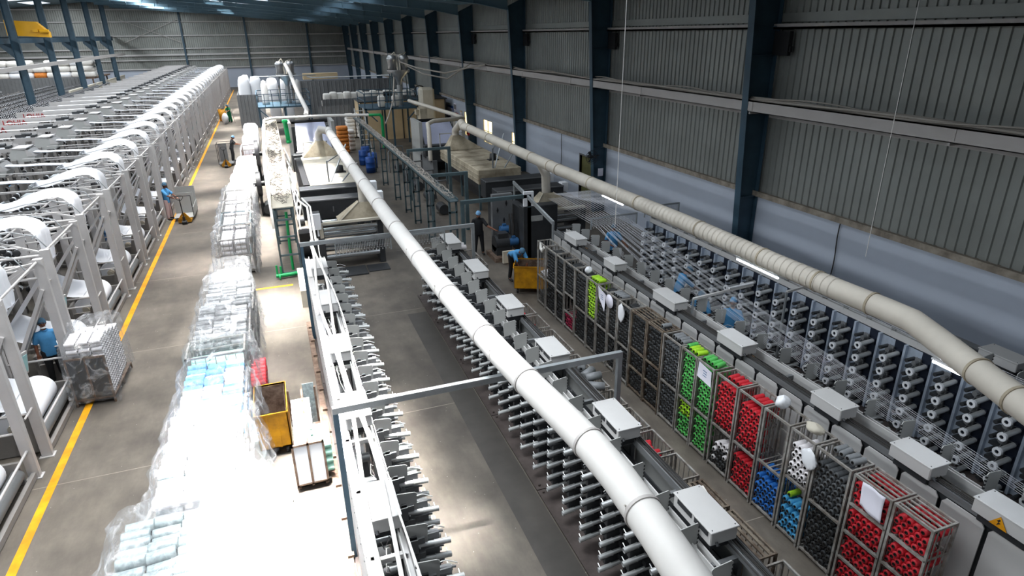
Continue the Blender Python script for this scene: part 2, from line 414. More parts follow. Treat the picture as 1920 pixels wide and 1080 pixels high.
# ---------------------------------------------------------------- portal frames on the right, crane columns on the left
CY = [15.7+9.9*k for k in range(11)]
def frame_meshes():
    col = MB(); T = .02; W = .13
    prof = [(13.47, 0), (12.98, 9.15)]           # inner flange line
    col.add([(13.47, 0, 0), (13.97, 0, 0), (13.97, 0, 9.6), (12.98, 0, 9.15)], [(0, 1, 2, 3)])
    col.add([(13.47, T, 0), (13.97, T, 0), (13.97, T, 9.6), (12.98, T, 9.15)], [(3, 2, 1, 0)])
    col.bar((13.47, 0, 0), (12.98, 0, 9.15), .26, .025, up=(1, 0, 0)); col.bar((13.97, 0, 0), (13.97, 0, 9.6), .26, .025, up=(1, 0, 0))
    for z in (2.95, 5.45, 7.1, 7.86): col.box(13.47-z*.0535, -.13, z, 13.97, .13, z+.02)
    raf = MB(); pts = [(12.98, 8.95), (11.3, roof_z(11.3)-.72), (4, roof_z(4)-.62), (-6, roof_z(-6)-.5), (-19.8, roof_z(-19.8)-.75)]
    top = [(x, roof_z(x)-.22) for x, _ in pts]; top[0] = (12.98, 9.6)
    for i in range(4):
        (xa, za), (xb, zb) = pts[i], pts[i+1]; (ta, tza), (tb, tzb) = top[i], top[i+1]
        raf.add([(xa, 0, za), (xb, 0, zb), (tb, 0, tzb), (ta, 0, tza)], [(3, 2, 1, 0)]); raf.add([(xa, T, za), (xb, T, zb), (tb, T, tzb), (ta, T, tza)], [(0, 1, 2, 3)])
        raf.bar((xa, 0, za), (xb, 0, zb), .24, .03); raf.bar((ta, 0, tza), (tb, 0, tzb), .24, .03)
    x = 11
    while x > -19: raf.box(x-.01, -.12, roof_z(x)-.75, x+.01, .12, roof_z(x)-.22); x -= 1.5
    return col.mesh('column', 'blue_steel'), raf.mesh('rafter', 'roof_sheet')
cm, rm_ = frame_meshes()
for i, y in enumerate(CY):
    t = thing('steel_portal', 'dark blue tapered steel portal frame on the right wall, %s from the camera' % ORD[i], 'steel frame', (0, y, 0), 0, 'portal frames')
    for nm, me in (('column', cm), ('rafter', rm_)):
        o = bpy.data.objects.new(nm, me); C.objects.link(o); o.parent = t
for i, y in enumerate([60.6, 70.5, 80.4, 90.3, 100.2, 110.1]):
    t = thing('crane_column', 'blue steel crane column between the two hall bays, %s along the row' % ORD[i], 'column', (-20, y, 0), 0, 'crane columns on the left')
    b = MB(); b.box(-.3, -.16, 0, -.275, .16, 12.4); b.box(.275, -.16, 0, .3, .16, 12.4); b.box(-.3, -.012, 0, .3, .012, 12.4); b.build('column_shaft', 'blue_steel', t)
    b = MB(); b.poly([(-.3, -.08, 7.4), (-1.15, -.08, 7.4), (-1.15, -.08, 7.15), (-.3, -.08, 6.2)], .16, (0, 1, 0)); b.build('crane_bracket', 'blue_steel_dark', t)
    if i == 1:
        b = MB(); b.box(-.33, -.2, 0, .33, .2, 1.7); b.build('column_base', 'beam_grey', t)
b = MB(); b.box(-20.95, 40, 7.4, -20.65, YE-.5, 7.43); b.box(-20.95, 40, 7.95, -20.65, YE-.5, 7.98); b.box(-20.82, 40, 7.4, -20.78, YE-.5, 7.98)
tag(b.build('runway_beam', 'blue_steel'), 'blue steel crane runway beam on brackets of the left columns', 'beam')
# light grey service beams running the length of the hall
def service_beam(x, y0, y1, z, sgn):
    t = MB(); t.box(x-.02, y0, z-.12, x+.02, y1, z+.2); t.box(x-.02, y0, z+.17, x+sgn*.32, y1, z+.2); t.box(x-.02, y0, z-.12, x+sgn*.12, y1, z-.1)
    return t
o = tag(service_beam(13.2, -8, YE-6, 5.68, 1).build('service_beam', 'beam_grey'), 'long light grey channel beam crossing the columns of the right wall', 'beam')
b = MB()
y = 3.2
while y < YE-8:
    b.box(13.165, y-.12, 5.6, 13.18, y+.12, 5.85); b.box(13.19, y-.03, 5.5, 13.6, y+.03, 5.56); y += 6.15
b.build('splice_plate', 'beam_grey', o)
o = tag(service_beam(-19.4, 30, YE-2, 5.42, -1).build('service_beam', 'beam_grey'), 'light grey channel beam crossing the crane columns on the left', 'beam')
b = MB()
for q, (dx, r, hgt) in enumerate([(.06, .035, .06), (.14, .04, .05), (.22, .03, .07), (.1, .02, .13)]):
    pts = []; y = -8
    while y < 60: pts.append((13.2+dx+.05*math.sin(y*.9+q), y, 5.9+hgt*(.5+.5*math.sin(y*(.7+.13*q)+q*2)))); y += .5
    b.path(pts, r, 6)
tag(b.build('cable_bundle', 'cable'), 'sagging bundle of grey cables lying along the right service beam', 'cable')
# overhead crane trolley at the far left
t = thing('overhead_crane', 'yellow overhead crane trolley parked on the left runway beam', 'crane', (-21.5, 68.6, 7.98))
b = MB(); b.box(-3.5, .5, .1, -.1, 1.1, .75); b.build('end_carriage', 'crane_yellow', t)
b = MB(); b.poly([(.9, 2.6, .1), (4.0, 2.6, -.1), (4.0, 2.6, .35), (3.2, 2.6, 1.2), (.9, 2.6, 1.35)], .8, (0, 1, 0)); b.build('girder', 'crane_yellow', t)
b = MB(); b.box(2.9, 2.4, .35, 3.3, 2.6, .6); b.tube((3.4, 2.5, .4), (4.1, 2.5, .4), .16); b.build('hoist_motor', 'crane_yellow', t)
# small things on the right side wall and columns
for i, y in enumerate([15.7+9.9*k for k in range(4)]):
    b = MB(); b.box(13.86, y-.65, 7.1, 13.98, y-.05, 7.75); b.box(13.9, y-.7, 7.2, 13.98, y-.5, 7.35)
    tag(b.build('junction_box', 'black'), 'black wall box under the upper rail beside the %s steel column' % ORD[i], 'junction box', 'black boxes on the right wall')
t = thing('wall_fan', 'black wire cage fan on the second steel column above the door', 'fan', (13.12, 25.3, 2.62))
b = MB()
for r in (.08, .16, .24, .3):
    b.path([(r*math.cos(a*PI/10), -.1+.1*(r < .25), r*math.sin(a*PI/10)) for a in range(21)], .008, 5, caps=False)
for a in range(16): b.bar((0, -.14, 0), (.3*math.cos(a*PI/8), -.1, .3*math.sin(a*PI/8)), .006)
b.build('fan_cage', 'black', t)
b = MB()
for a in range(3):
    c, s_ = math.cos(a*2.09), math.sin(a*2.09); b.poly([(0, -.06, 0), (c*.25-s_*.07, -.03, s_*.25+c*.07), (c*.25+s_*.07, -.09, s_*.25-c*.07)], .01, (0, 1, 0))
b.build('fan_blades', 'dark_grey', t)
b = MB(); b.tube((0, -.05, 0), (0, .25, 0), .07); b.bar((0, .2, 0), (.5, .2, 0), .04); b.build('fan_motor', 'black', t)
b = MB(); b.box(13.55, 25.38, 1.7, 13.8, 25.4, 2.05); tag(b.build('notice', 'paper'), 'white paper notice on the second steel column', 'notice')
for (ya, yb, z0, z1, m_, lb) in ((51.4, 53.2, 1.2, 2.3, 'drum_blue', 'blue notice board on the right wall beyond the windows'), (49.9, 50.7, 1.1, 1.9, 'red', 'dark red notice board on the right wall'), (48.8, 49.4, 1.5, 2.2, 'tan', 'tan notice board nearest the far window'), (50.4, 51.1, 2.05, 2.6, 'paper', 'pale pink poster above the red notice board')):
    b = MB(); b.box(13.96, ya, z0, 13.99, yb, z1); o = tag(b.build('notice_board', m_), lb, 'notice board')
    b = MB(); n = 3
    for k in range(n): b.box(13.945, ya+(yb-ya)*(k+.2)/n, z0+.15*(z1-z0), 13.959, ya+(yb-ya)*(k+.8)/n, z1-.15*(z1-z0))
    b.build('pinned_sheet', 'paper' if m_ != 'paper' else 'mid_grey', o)
b = MB(); b.lathe([(0, .0), (0, .09), (.42, .09), (.5, .04), (.56, .03)], (13.3, 45.0, .9)); b.bar((13.3, 45, 1.45), (13.18, 45, 1.2), .03)
t = tag(b.build('fire_extinguisher', 'extinguisher'), 'red fire extinguisher on the column beside the far windows', 'fire extinguisher')
b = MB(); b.box(13.2, 45.08, .95, 13.5, 45.2, 1.3); b.build('mounting_bracket', 'black', t)
for i, (y, x, dz) in enumerate(((30.2, 13.92, 0), (12.3, 13.95, 0))):
    b = MB(); b.path([(x, y+.02*math.sin(k), 3.0-k*.24) for k in range(10)], .015, 6)
    tag(b.build('wall_cable', 'cable_dark'), ['thin dark cable hanging down the right wall past the door', 'thin dark cable hanging down the blue wall below the near cladding'][i], 'cable')
for i, (px, py) in enumerate(((6.6, 11.5), (9.9, 8.05))):
    b = MB(); b.tube((px, py, 3.9), (px, py, 10.2), .006, 5); tag(b.build('hanging_wire', 'cable_white'), ['thin pale wire hanging from the roof left of the nearest column', 'thin pale wire hanging from the roof at the far right'][i], 'wire')
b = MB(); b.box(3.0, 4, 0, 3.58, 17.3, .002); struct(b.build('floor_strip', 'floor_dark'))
# yellow floor lines
b = MB(); b.box(-4.91, 2, .0, -4.76, 112, .003); tag(b.build('floor_marking', 'yellow_paint'), 'long yellow line painted along the loom aisle', 'floor line')
b = MB(); b.box(-2.35, 21.1, .0, -.1, 21.22, .003); tag(b.build('floor_marking', 'yellow_paint'), 'short yellow line painted across the floor by the green pipes', 'floor line')
b = MB(); b.box(-2.4, 21.2, .0, -2.28, 30, .003); tag(b.build('floor_marking', 'yellow_paint'), 'short yellow line painted beside the stacked crates', 'floor line')
b = MB(); b.box(7.35, 16.95, .0, 7.6, 20.4, .003); tag(b.build('floor_marking', 'yellow_paint'), 'short yellow line painted at the end of the rack row', 'floor line')

# ---------------------------------------------------------------- light
def area(x, y, z, sx, sy, w, col=(1, 1, 1), spread=None, name='skylight_and_fill'):
    l = bpy.data.lights.new(name, 'AREA'); l.shape = 'RECTANGLE'; l.size = sx; l.size_y = sy; l.energy = w; l.color = col
    if spread: l.spread = math.radians(spread)
    o = bpy.data.objects.new(name, l); C.objects.link(o); o.location = (x, y, z); return o
DAY = (.93, .97, 1.0); SUNW = (1, .975, .94)
for y in range(-4, 108, 10):
    area(-12.5, y+1, roof_z(-12.5)-.1, 2, 7, 980, DAY)
    area(-28, y+1, roof_z(-28)-.1, 3, 7, 1300, DAY)
# daylight falling steeply through the translucent panels over the middle of the hall
for (x, y, sx, sy, w_, sp) in ((-.75, 7.2, 1.1, 5.4, 560, 13), (-1.5, 10.0, 1.3, 2.4, 220, 13), (.35, 10.2, 2.1, 5.0, 480, 14), (1.9, 8.2, 1.6, .5, 22, 12), (-.9, 19.2, 2.4, 3.6, 330, 18), (.1, 28, 3.6, 7.2, 850, 18), (.1, 38, 3.6, 8, 850, 18), (-.3, 48.5, 3, 7, 600, 22), (-.45, 59, 3, 7, 500, 30), (-.45, 69, 3, 7, 500, 30), (-.45, 79, 3, 7, 500, 30), (-.45, 89, 3, 7, 500, 30), (-.45, 99, 3, 7, 500, 30), (-.45, 109, 3, 7, 500, 30)):
    area(x, y, roof_z(x)-.32, sx, sy, w_, SUNW, sp)
    area(x, y, roof_z(x)-.3, sx, sy, 150, DAY, 110)
area(-3.9, 41, 10.9, 1.2, 6, 130, SUNW, 18); area(-3.6, 34, 10.9, 1.4, 1.6, 45, SUNW, 16); area(-3.4, 24.5, 10.9, 1.4, 2.5, 45, SUNW, 16)
for y in (56, 64, 72, 80): area(-3.6, y, 10.9, 1.4, 3, 90, SUNW, 16)
area(-1.0, 15.3, 10.8, 1.4, 2.2, 70, SUNW, 16)
for y in range(6, 112, 12): area(-3.7, y, 10.95, 1.6, 10, 330, (1, .98, .95), 62)  # added fill to brighten the loom aisle
area(6.5, 20, roof_z(6.5)-.8, 3, 34, 410, (.9, .95, 1.0), 130)  # added fill for the dim right side
area(6.5, 70, roof_z(6.5)-.8, 3, 60, 500, (.9, .95, 1.0), 130)  # same added fill, farther along the right side
w = bpy.data.worlds.new('world'); SC.world = w; w.use_nodes = True
w.node_tree.nodes['Background'].inputs[0].default_value = (.75, .85, 1, 1); w.node_tree.nodes['Background'].inputs[1].default_value = 1.0
# ---------------------------------------------------------------- winding machines
def spindle_mesh(s):
    # take-up spindle reaching out towards s (+1/-1) along x, local origin at its root
    b = MB()
    b.lathe([(0, .02), (0, .05), (.03*s, .05), (.03*s, .042)], (0, 0, 0), 'x', 12) if 0 else None
    tip = Vector((s*.44, 0, -.05))
    b.tube((0, 0, 0), tip*.55, .034, 12); b.tube(tip*.5, tip, .04, 14, caps=False); b.tube(tip*.5, tip*.52, .044, 12)
    b.cur = 1
    b.tube(tip*.93, tip*.94, .039, 12)
    b.box(min(0, s*-.1), -.05, -.09, max(0, s*-.1), .05, .13)
    b.box(min(0, s*.30), .05, -.05, max(0, s*.30), .13, .09)
    b.box(min(0, s*.09), -.035, .04, max(0, s*.09), .05, .13)
    b.tube((s*.05, .09, .1), (s*.36, .08, .06), .018, 8)
    b.cur = 0
    b.tube(tip*.9+Vector((0, 0, 0)), tip*.9+Vector((0, .1, .03)), .008, 5)
    b.path([(s*.02, .09, .11), (s*.12, .1, .17), (s*.24, .1, .18), (s*.38, .07, .12)], .007, 5)
    return b.mesh('spindle', ['chrome_tube', 'dark_grey' if s < 0 else 'mid_grey'])
mm('chrome_tube', 'd2d4d4', .33, .45)
mm('core_red', '9c1f2c', .6)
def white_spindle_mesh(s):
    b = MB(); tip = Vector((s*.42, 0, -.03))
    b.tube((0, 0, 0), tip, .048, 14, caps=False); b.cur = 1
    n = 16
    for r0, r1, xx in ((.05, .062, 0), ):
        ring = []
        for k in range(n):
            a = 2*PI*k/n; ring += [tip+Vector((0, math.cos(a)*.034, math.sin(a)*.034)), tip+Vector((0, math.cos(a)*.078, math.sin(a)*.078))]
        b.add(ring, [(2*k, 2*k+1, (2*k+3) % (2*n), (2*k+2) % (2*n)) for k in range(n)])
        back = [p-Vector((s*.05, 0, 0)) for p in ring[1::2]]
        b.add(ring[1::2]+back, [(k, n+k, n+(k+1) % n, (k+1) % n) for k in range(n)], True)
    b.cur = 2; b.lathe([(tip.x-s*.02, .0), (tip.x-s*.02, .03)], (0, 0, tip.z), 'x', 12); b.tube(tip-Vector((s*.03, 0, 0)), tip+Vector((s*.006, 0, 0)), .011, 8)
    b.box(min(0, -s*.06), -.05, -.08, max(0, -s*.06), .05, .06)
    b.cur = 3; b.tube((0, .16, .02), (s*.12, .16, .02), .05, 10); b.box(-.02, .1, -.12, .02, .22, .1)
    b.path([(s*.02, .02, .05), (s*.16, .03, .12), (s*.3, .02, .11), (s*.4, .0, .05)], .006, 5)
    return b.mesh('spindle', ['chrome_tube', 'white_plastic', 'navy', 'mid_grey'])
def guide_plate_mesh():
    b = MB(); b.poly([(-.14, 0, .02), (.13, 0, 0), (.15, 0, .30), (.12, 0, .33), (-.12, 0, .36), (-.15, 0, .33)], .012, (0, 1, 0)); b.cur = 1
    for k in range(5): b.tube((-.155, .006, .05+.06*k), (-.135, .006, .05+.06*k), .016, 8)
    b.tube((0, .0, .02), (0, .0, -.12), .02, 6)
    return b.mesh('guide_plate', ['machine_grey', 'black'])
SPL, SPR, GPM = spindle_mesh(-1), spindle_mesh(1), guide_plate_mesh()
WSP = white_spindle_mesh(-1)
def place(name, me, parent, loc, rot=None, scale=None, **kw):
    o = bpy.data.objects.new(name, me); C.objects.link(o); o.parent = parent; o.location = loc
    if rot: o.rotation_euler = rot
    if scale: o.scale = scale
    for k, v in kw.items(): o[k] = v
    return o
def merged(me, locs, name, parent, mats, flip=1):
    vs = []; fs = []; mi = []; sm = []
    bv = [v.co.copy() for v in me.vertices]; bf = [list(p.vertices) for p in me.polygons]; bm_ = [p.material_index for p in me.polygons]; bs = [p.use_smooth for p in me.polygons]
    for L in locs:
        o = len(vs); L = Vector(L); vs += [tuple(v+L) for v in bv]; fs += [[o+i for i in f] for f in bf]; mi += bm_; sm += bs
    m2 = bpy.data.meshes.new(name); m2.from_pydata(vs, [], fs)
    for m in mats: m2.materials.append(m)
    m2.polygons.foreach_set('material_index', mi); m2.polygons.foreach_set('use_smooth', sm); m2.update()
    o = bpy.data.objects.new(name, m2); C.objects.link(o); o['kind'] = 'stuff'
    if parent is not None: o.parent = parent
    return o
def spindles(t, me, locs, cap=100):
    locs = sorted(locs, key=lambda l: l[1]+abs(l[2]-1.5)*.3)
    for L in locs[:cap]: place('spindle', me, t, L)
    if locs[cap:]: merged(me, locs[cap:], 'spindle', t, list(me.materials))

def control_box(t, x0, y0, x1, y1, z0, z1, side, m='box_grey'):
    b = MB(); b.bevbox(x0, y0, z0+.012, x1, y1, z1-.02, .012); o = b.build('control_box', m, t)
    b = MB(); b.bevbox(x0-.012, y0-.012, z1-.02, x1+.012, y1+.012, z1, .006); b.build('box_lid', m, o)
    b = MB()
    for xx in (x0+.03, x1-.03):
        for yy in (y0+.03, y1-.03): b.tube((xx, yy, z1), (xx, yy, z1+.006), .008, 6)
    if side: b.box(side[0], y0+.06, z1-.1, side[0]+.012*side[1], y0+.42*(y1-y0), z1-.03); b.box(side[0], y0+.5*(y1-y0), z1-.1, side[0]+.012*side[1], y1-.1, z1-.03)
    b.tube(((x0+x1)/2-.12, y0-.01, z0+.06), ((x0+x1)/2-.12, y0-.05, z0+.03), .02, 8)
    b.build('vent_slots', 'dark_grey', o)
    b = MB(); b.box(x0+.06, y0+.06, z0-.12, x1-.03, y1-.06, z0+.01); b.build('box_bracket', 'dark_grey', o)
    return o

def winder(name, label, x0, s, y0, y1, boxes, ncol0, pitch, led, plate_x, box_x, box_z, sp_mesh, tall=1.82, mat_='machine_grey', pdz=(.62, -.05)):
    # x0: outer face of the back panels, s: direction the spindles point
    t = thing(name, label, 'winding machine', (0, 0, 0), 0, None)
    X = lambda d: x0+s*d
    def bx(b, d0, d1, ya, yb, za, zb): b.box(min(X(d0), X(d1)), ya, za, max(X(d0), X(d1)), yb, zb)
    # base frame and floor plates
    b = MB(); y = y0
    while y < y1-.1:
        e = min(y+2.6, y1); bx(b, -.05, plate_x, y+.01, e-.01, .0, .035); bx(b, .0, .1, y, e, .035, .1)
        b.tube((X(plate_x-.08), y+.1, .035), (X(plate_x-.08), y+.1, .075), .022, 6); b.tube((X(plate_x-.08), e-.1, .035), (X(plate_x-.08), e-.1, .075), .022, 6); y = e
    b.build('base_plate', 'plate_brown', t)
    b = MB(); y = y0
    while y <= y1+.01: bx(b, .06, .12, y-.03, y+.03, .03, tall); bx(b, .46, .52, y-.03, y+.03, .03, tall-.04); bx(b, .06, .5, y-.03, y+.03, tall-.10, tall-.03); bx(b, .06, .5, y-.03, y+.03, .5, .56); y += 1.3
    bx(b, .0, .14, y0, y1, tall-.05, tall+.0); bx(b, .12, .14, y0, y1, tall, tall+.06); bx(b, -.005, .01, y0, y1, tall, tall+.06)
    b.build('frame', 'mid_grey' if mat_ != 'white' else 'box_grey', t)
    b = MB(); bx(b, .47, .56, y0, y1, tall-.13, tall-.11); bx(b, .455, .475, y0, y1, tall-.14, tall+.03); bx(b, .545, .56, y0, y1, tall-.14, tall+.01); b.build('guide_rail', 'box_grey', t)
    # inner gear: drive drums and cables
    dm = MB().tube((X(.2), 0, 0), (X(.42), 0, 0), .075, 12).tube((X(.18), 0, 0), (X(.44), 0, 0), .03, 8).mesh('drive_roll', 'steel')
    for yy in range(int((y1-y0)/.65)): place('drive_roll', dm, t, (0, y0+.3+.65*yy, 1.25+.08*math.sin(yy*2.3)))
    b = MB(); bx(b, .15, .44, y0+.05, y1-.05, .12, .62); bx(b, .17, .19, y0+.05, y1-.05, .6, 1.5); b.build('inner_housing', 'dark_grey', t)
    for (ya, yb) in boxes: control_box(t, min(X(box_x[0]), X(box_x[1])), ya, max(X(box_x[0]), X(box_x[1])), yb, box_z[0], box_z[1], (X(box_x[1]) if s > 0 else X(box_x[1]), s))
    # columns of spindles with guide plates
    locs = []; y = ncol0; pcount = 0
    posts = MB(); 
    while y < y1-.1:
        bx(posts, .62, .69, y-.03, y+.03, .03, tall-.1); bx(posts, .5, .69, y-.03, y+.03, tall-.2, tall-.12)
        bx(posts, .56, .6, y-.14, y+.2, .25, 1.55)
        for k in range(6): locs.append((X(.70), y, .32+.245*k))
        place('guide_plate', GPM, t, (X(pdz[0]), y, tall+pdz[1]), scale=(s, 1, 1)); pcount += 1
        y += pitch
    posts.build('spindle_posts', 'dark_grey', t)
    spindles(t, sp_mesh, locs)
    return t, X
# winder 1: left of the pipe, spindles to the right
w1, X1 = winder('winding_machine', 'white sunlit winding machine with its back to the plastic wrapped stacks', .32, 1, 3.6, 18.2,
    [(3.55, 4.35), (6.5, 7.25), (8.95, 9.75), (11.35, 12.15), (13.85, 14.75), (16.4, 17.2)], 3.9, .65, None, 1.28, (.12, .52), (1.9, 2.13), SPR, mat_='white', pdz=(.70, -.28))
b = MB(); y = 3.6
while y < 18.1:
    b.box(.325, y+.01, .1, .345, min(y+1.3, 18.2)-.01, 1.86); y += 1.3
b.build('back_panel', 'box_grey', w1)
b = MB()
for k in range(90):
    yy = 3.7+k*.16; zz = 1.7 if k % 2 else 1.45
    b.tube((.325, yy, zz), (.318, yy, zz), .012, 6)
b.build('panel_screws', 'dark_grey', w1)
b = MB()
for q in range(3):
    pts = [(.5+.12*q+.07*math.sin(.8*yy*.5+q*2)+.02*q, yy*.5, 2.2+.05*math.sin(yy*.5*1.7+q)+(.02*q)) for yy in range(6, 38)]
    b.path(pts, [.032, .028, .014][q], 8)
b.path([(.62, 18.5, 2.2), (.66, 20, 2.35), (.7, 21.4, 2.55), (.45, 22.2, 2.62)], .035, 8); b.path([(.72, 18.5, 2.2), (.76, 20, 2.35), (.8, 21.6, 2.5), (.6, 22.5, 2.6)], .03, 8)
tag(b.build('air_hoses', 'cable_white'), 'pair of thick white hoses running along the top of the sunlit winding machine', 'hose')
b = MB()
for k in range(46):
    yy = 3.4+rnd.random()*14.5; xx = .45+rnd.random()*.25; pts = [(xx, yy, 1.8)]
    for j in range(4): pts.append((pts[-1][0]+rnd.uniform(-.06, .06), pts[-1][1]+rnd.uniform(.03, .16), 1.78+rnd.uniform(-.25, .12)))
    b.path(pts, .007, 4)
tag(b.build('loose_wires', 'cable_white'), 'tangle of thin pale wires inside the open top of the sunlit winding machine', 'wires', kind='stuff')
# low kerb rail left of winder 1
b = MB(); b.box(.12, 3.4, 0, .24, 17.6, .12); y = 3.6
while y < 17.6: b.box(.16, y, .12, .26, y+.1, .17); y += .9
tag(b.build('floor_channel', 'rust_steel'), 'rusty floor channel running along the left foot of the sunlit winding machine', 'channel')
# winder 2
w2, X2 = winder('winding_machine', 'grey winding machine with rows of silver spindles under the large white duct', 4.80, -1, 3.4, 18.6,
    [(4.82, 5.62), (7.12, 7.98), (9.7, 10.5), (12.1, 12.9), (14.62, 15.6), (17.15, 18.2)], 3.75, .65, None, 1.2, (.07, .47), (1.88, 2.1), SPL, tall=1.76)
b = MB(); y = 3.4
while y < 18.5: b.box(4.77, y+.02, .1, 4.79, min(y+1.3, 18.6)-.02, 1.72); y += 1.3
b.build('back_panel', 'machine_grey', w2)
b = MB()
for q in range(9):
    x = 4.66+.016*q; b.path([(x+.02*math.sin(yy*.7+q), yy*.6, 1.80+.015*(q % 3)) for yy in range(6, 31)], .007, 4)
tag(b.build('cable_bundle', 'cable_dark'), 'bundle of thin dark cables on the grey winding machine under the duct', 'cable')
# winder 3 (behind the racks) with grey back panels
w3, X3 = winder('winding_machine', 'grey panelled winding machine standing behind the long row of bobbin racks', 7.92, 1, 2.6, 17.7,
    [(3.35, 4.06), (4.66, 5.3), (6.2, 6.82), (8.55, 9.3), (10.8, 11.68), (13.5, 14.1), (15.8, 16.6)], 3.0, .65, None, 1.4, (-.12, .24), (1.98, 2.2), SPR, tall=1.9)
seams = [2.6, 3.3, 3.86, 4.5, 5.12, 5.76, 6.4, 7.0, 7.6, 8.2, 8.8, 9.4, 10.0, 10.6, 11.25, 11.9, 12.5, 13.1, 13.72, 14.3, 15.0, 15.6, 16.3, 17.0, 17.65]
for i in range(len(seams)-1):
    b = MB(); ya, yb = seams[i]+.03, seams[i+1]-.03
    b.poly([(7.9, ya, .1), (7.9, yb, .1), (7.9, yb, 1.78), (7.9, yb-.05, 1.85), (7.9, ya+.05, 1.85), (7.9, ya, 1.78)], .018, (-1, 0, 0)); b.build('side_panel', 'box_grey', w3)
b = MB(); b.box(7.95, 2.6, .05, 7.99, 17.65, 1.86); b.build('side_frame', 'dark_grey', w3)
b = MB()
for q in range(7): b.path([(7.93+.02*q+.01*math.sin(yy+q), yy*.6, 1.98+.012*(q % 3)) for yy in range(5, 29)], .008, 4)
tag(b.build('cable_bundle', 'cable_dark'), 'dark cables lying on the top rail of the winding machine behind the racks', 'cable')
b = MB()
for (k, yy) in enumerate((5.15, 6.3, 8.65, 9.5, 11.0, 13.5, 15.9)): b.box(8.14, yy, 1.7, 8.24, yy+.2, 1.84)
b.build('wood_block', 'wood', w3)
# warning sign on the near control box
b = MB(); b.poly([(7.785, 3.6, 2.0), (7.785, 3.82, 2.0), (7.785, 3.71, 2.16)], .004, (-1, 0, 0)); sg = b.build('warning_sign', 'yellow_paint', w3)
b = MB(); b.poly([(7.78, 3.71, 2.12), (7.78, 3.74, 2.08), (7.78, 3.715, 2.08), (7.78, 3.73, 2.02), (7.78, 3.69, 2.07), (7.78, 3.715, 2.07), (7.78, 3.695, 2.11)], .003, (-1, 0, 0)); b.build('lightning_mark', 'black', sg)
# winder 4: faces the camera, all of its spindles in view
t = w4 = thing('winding_machine', 'dark winding machine by the blue wall with columns of white-ended spindles', 'winding machine')
b = MB(); b.box(11.0, 3.0, 0, 12.6, 17.6, .04); b.build('base_plate', 'plate_brown', t)
b = MB(); b.box(12.3, 3.0, .04, 12.5, 17.6, 1.95); b.build('back_panel', 'mid_grey', t)
b = MB(); b.box(11.45, 3.0, 1.86, 11.62, 17.6, 1.96); b.box(11.42, 3.0, 1.84, 11.45, 17.6, 2.0); b.build('guide_rail', 'box_grey', t)
b = MB(); b.box(12.0, 3.0, 1.98, 12.04, 17.6, 2.06); b.box(12.0, 3, 1.9, 12.5, 17.6, 1.92); b.build('cable_tray', 'dark_grey', t)
NC = [y for y in [3.14+.612*k for k in range(24)] if y < 17.5]
pn = MB().box(11.40, -.1, .06, 11.45, .14, 1.86).mesh('column_cover', 'navy'); fr = MB().box(11.42, .14, .06, 11.5, .51, 1.86).box(11.34, .46, .06, 11.42, .51, 1.86).mesh('column_frame', 'frost'); pl = MB()
for k in range(6):
    z = 1.62-.30*k; pl.tube((11.42, .3, z+.02), (11.2, .3, z+.02), .04, 10); pl.box(11.26, .1, z-.16, 11.42, .34, z-.1); pl.box(11.36, .05, z-.12, 11.44, .2, z-.02)
pl = pl.mesh('drive_unit', 'dark_grey')
for y in NC:
    for nm, me in (('column_cover', pn), ('column_frame', fr), ('drive_unit', pl)): place(nm, me, t, (0, y, 0))
for i, y in enumerate(NC):
    place('guide_plate', GPM, t, (11.55, y+.3, 1.95), scale=(-1, 1, 1))
spindles(t, WSP, [(11.35, y, 1.62-.30*k) for y in NC for k in range(6)])
for (ya, yb) in ((3.9, 4.7), ): control_box(t, 10.2, ya, 10.6, yb, .9, 1.1, None)
for (ya, yb) in ((6.2, 6.9), (8.6, 9.3), (11, 11.8), (13.4, 14.2)): control_box(t, 11.9, ya, 12.3, yb, 2.0, 2.2, None)

# ---------------------------------------------------------------- portal bars (square tube goal frames over winders 1 and 2)
for i, (y, z, xa, xb, lb) in enumerate(((8.22, 2.82, .27, 4.93, 'grey square tube portal bar crossing under the white duct nearest the camera'), (16.6, 2.8, .27, 4.93, 'grey square tube portal bar over the far ends of the two front winding machines'))):
    t = thing('portal_bar', lb, 'support frame', (0, y, 0))
    b = MB(); b.box(xa-.04, -.04, z-.1, xb+.04, .04, z-.0); b.build('crossbar', 'galv', t)
    for x in (xa, xb):
        b = MB(); b.box(x-.04, -.04, 0, x+.04, .04, z-.1); b.build('post', 'galv' if x == xb else 'blue_steel', t)

# ---------------------------------------------------------------- suction ducts
def duct(name, label, pts, r, m, seams, ribs=()):
    t = thing(name, label, 'duct'); b = MB(); b.path(pts, r, 24)
    for (p_, q_) in ribs: b.tube(p_, q_, r+.009, 24, caps=False)
    b.build('duct_body', m, t)
    P = [Vector(p) for p in pts]
    L = [0]
    for i in range(len(P)-1): L.append(L[-1]+(P[i+1]-P[i]).length)
    for s_ in seams:
        for i in range(len(P)-1):
            if L[i] <= s_ <= L[i+1]:
                d = (P[i+1]-P[i]).normalized(); p = P[i]+d*(s_-L[i]); MB().tube(p-d*.02, p+d*.02, r+.014, 24).build('joint_ring', 'cream_dirty' if m == 'duct' else 'beam_grey', t); break
    return t
ZA = 3.25
ptsA = [(2.8, 2.6, ZA-.04), (2.91, 3.37, ZA), (2.97, 4.05, ZA), (3.02, 4.9, ZA), (3.01, 5.5, ZA), (2.95, 6.2, ZA), (2.87, 7.0, ZA), (2.78, 8.1, ZA), (2.7, 9.6, ZA), (2.62, 12, ZA), (2.56, 16.5, ZA), (2.55, 21.3, ZA), (2.57, 27.4, ZA), (2.6, 33.5, ZA+.1), (2.6, 34, ZA+.0)]
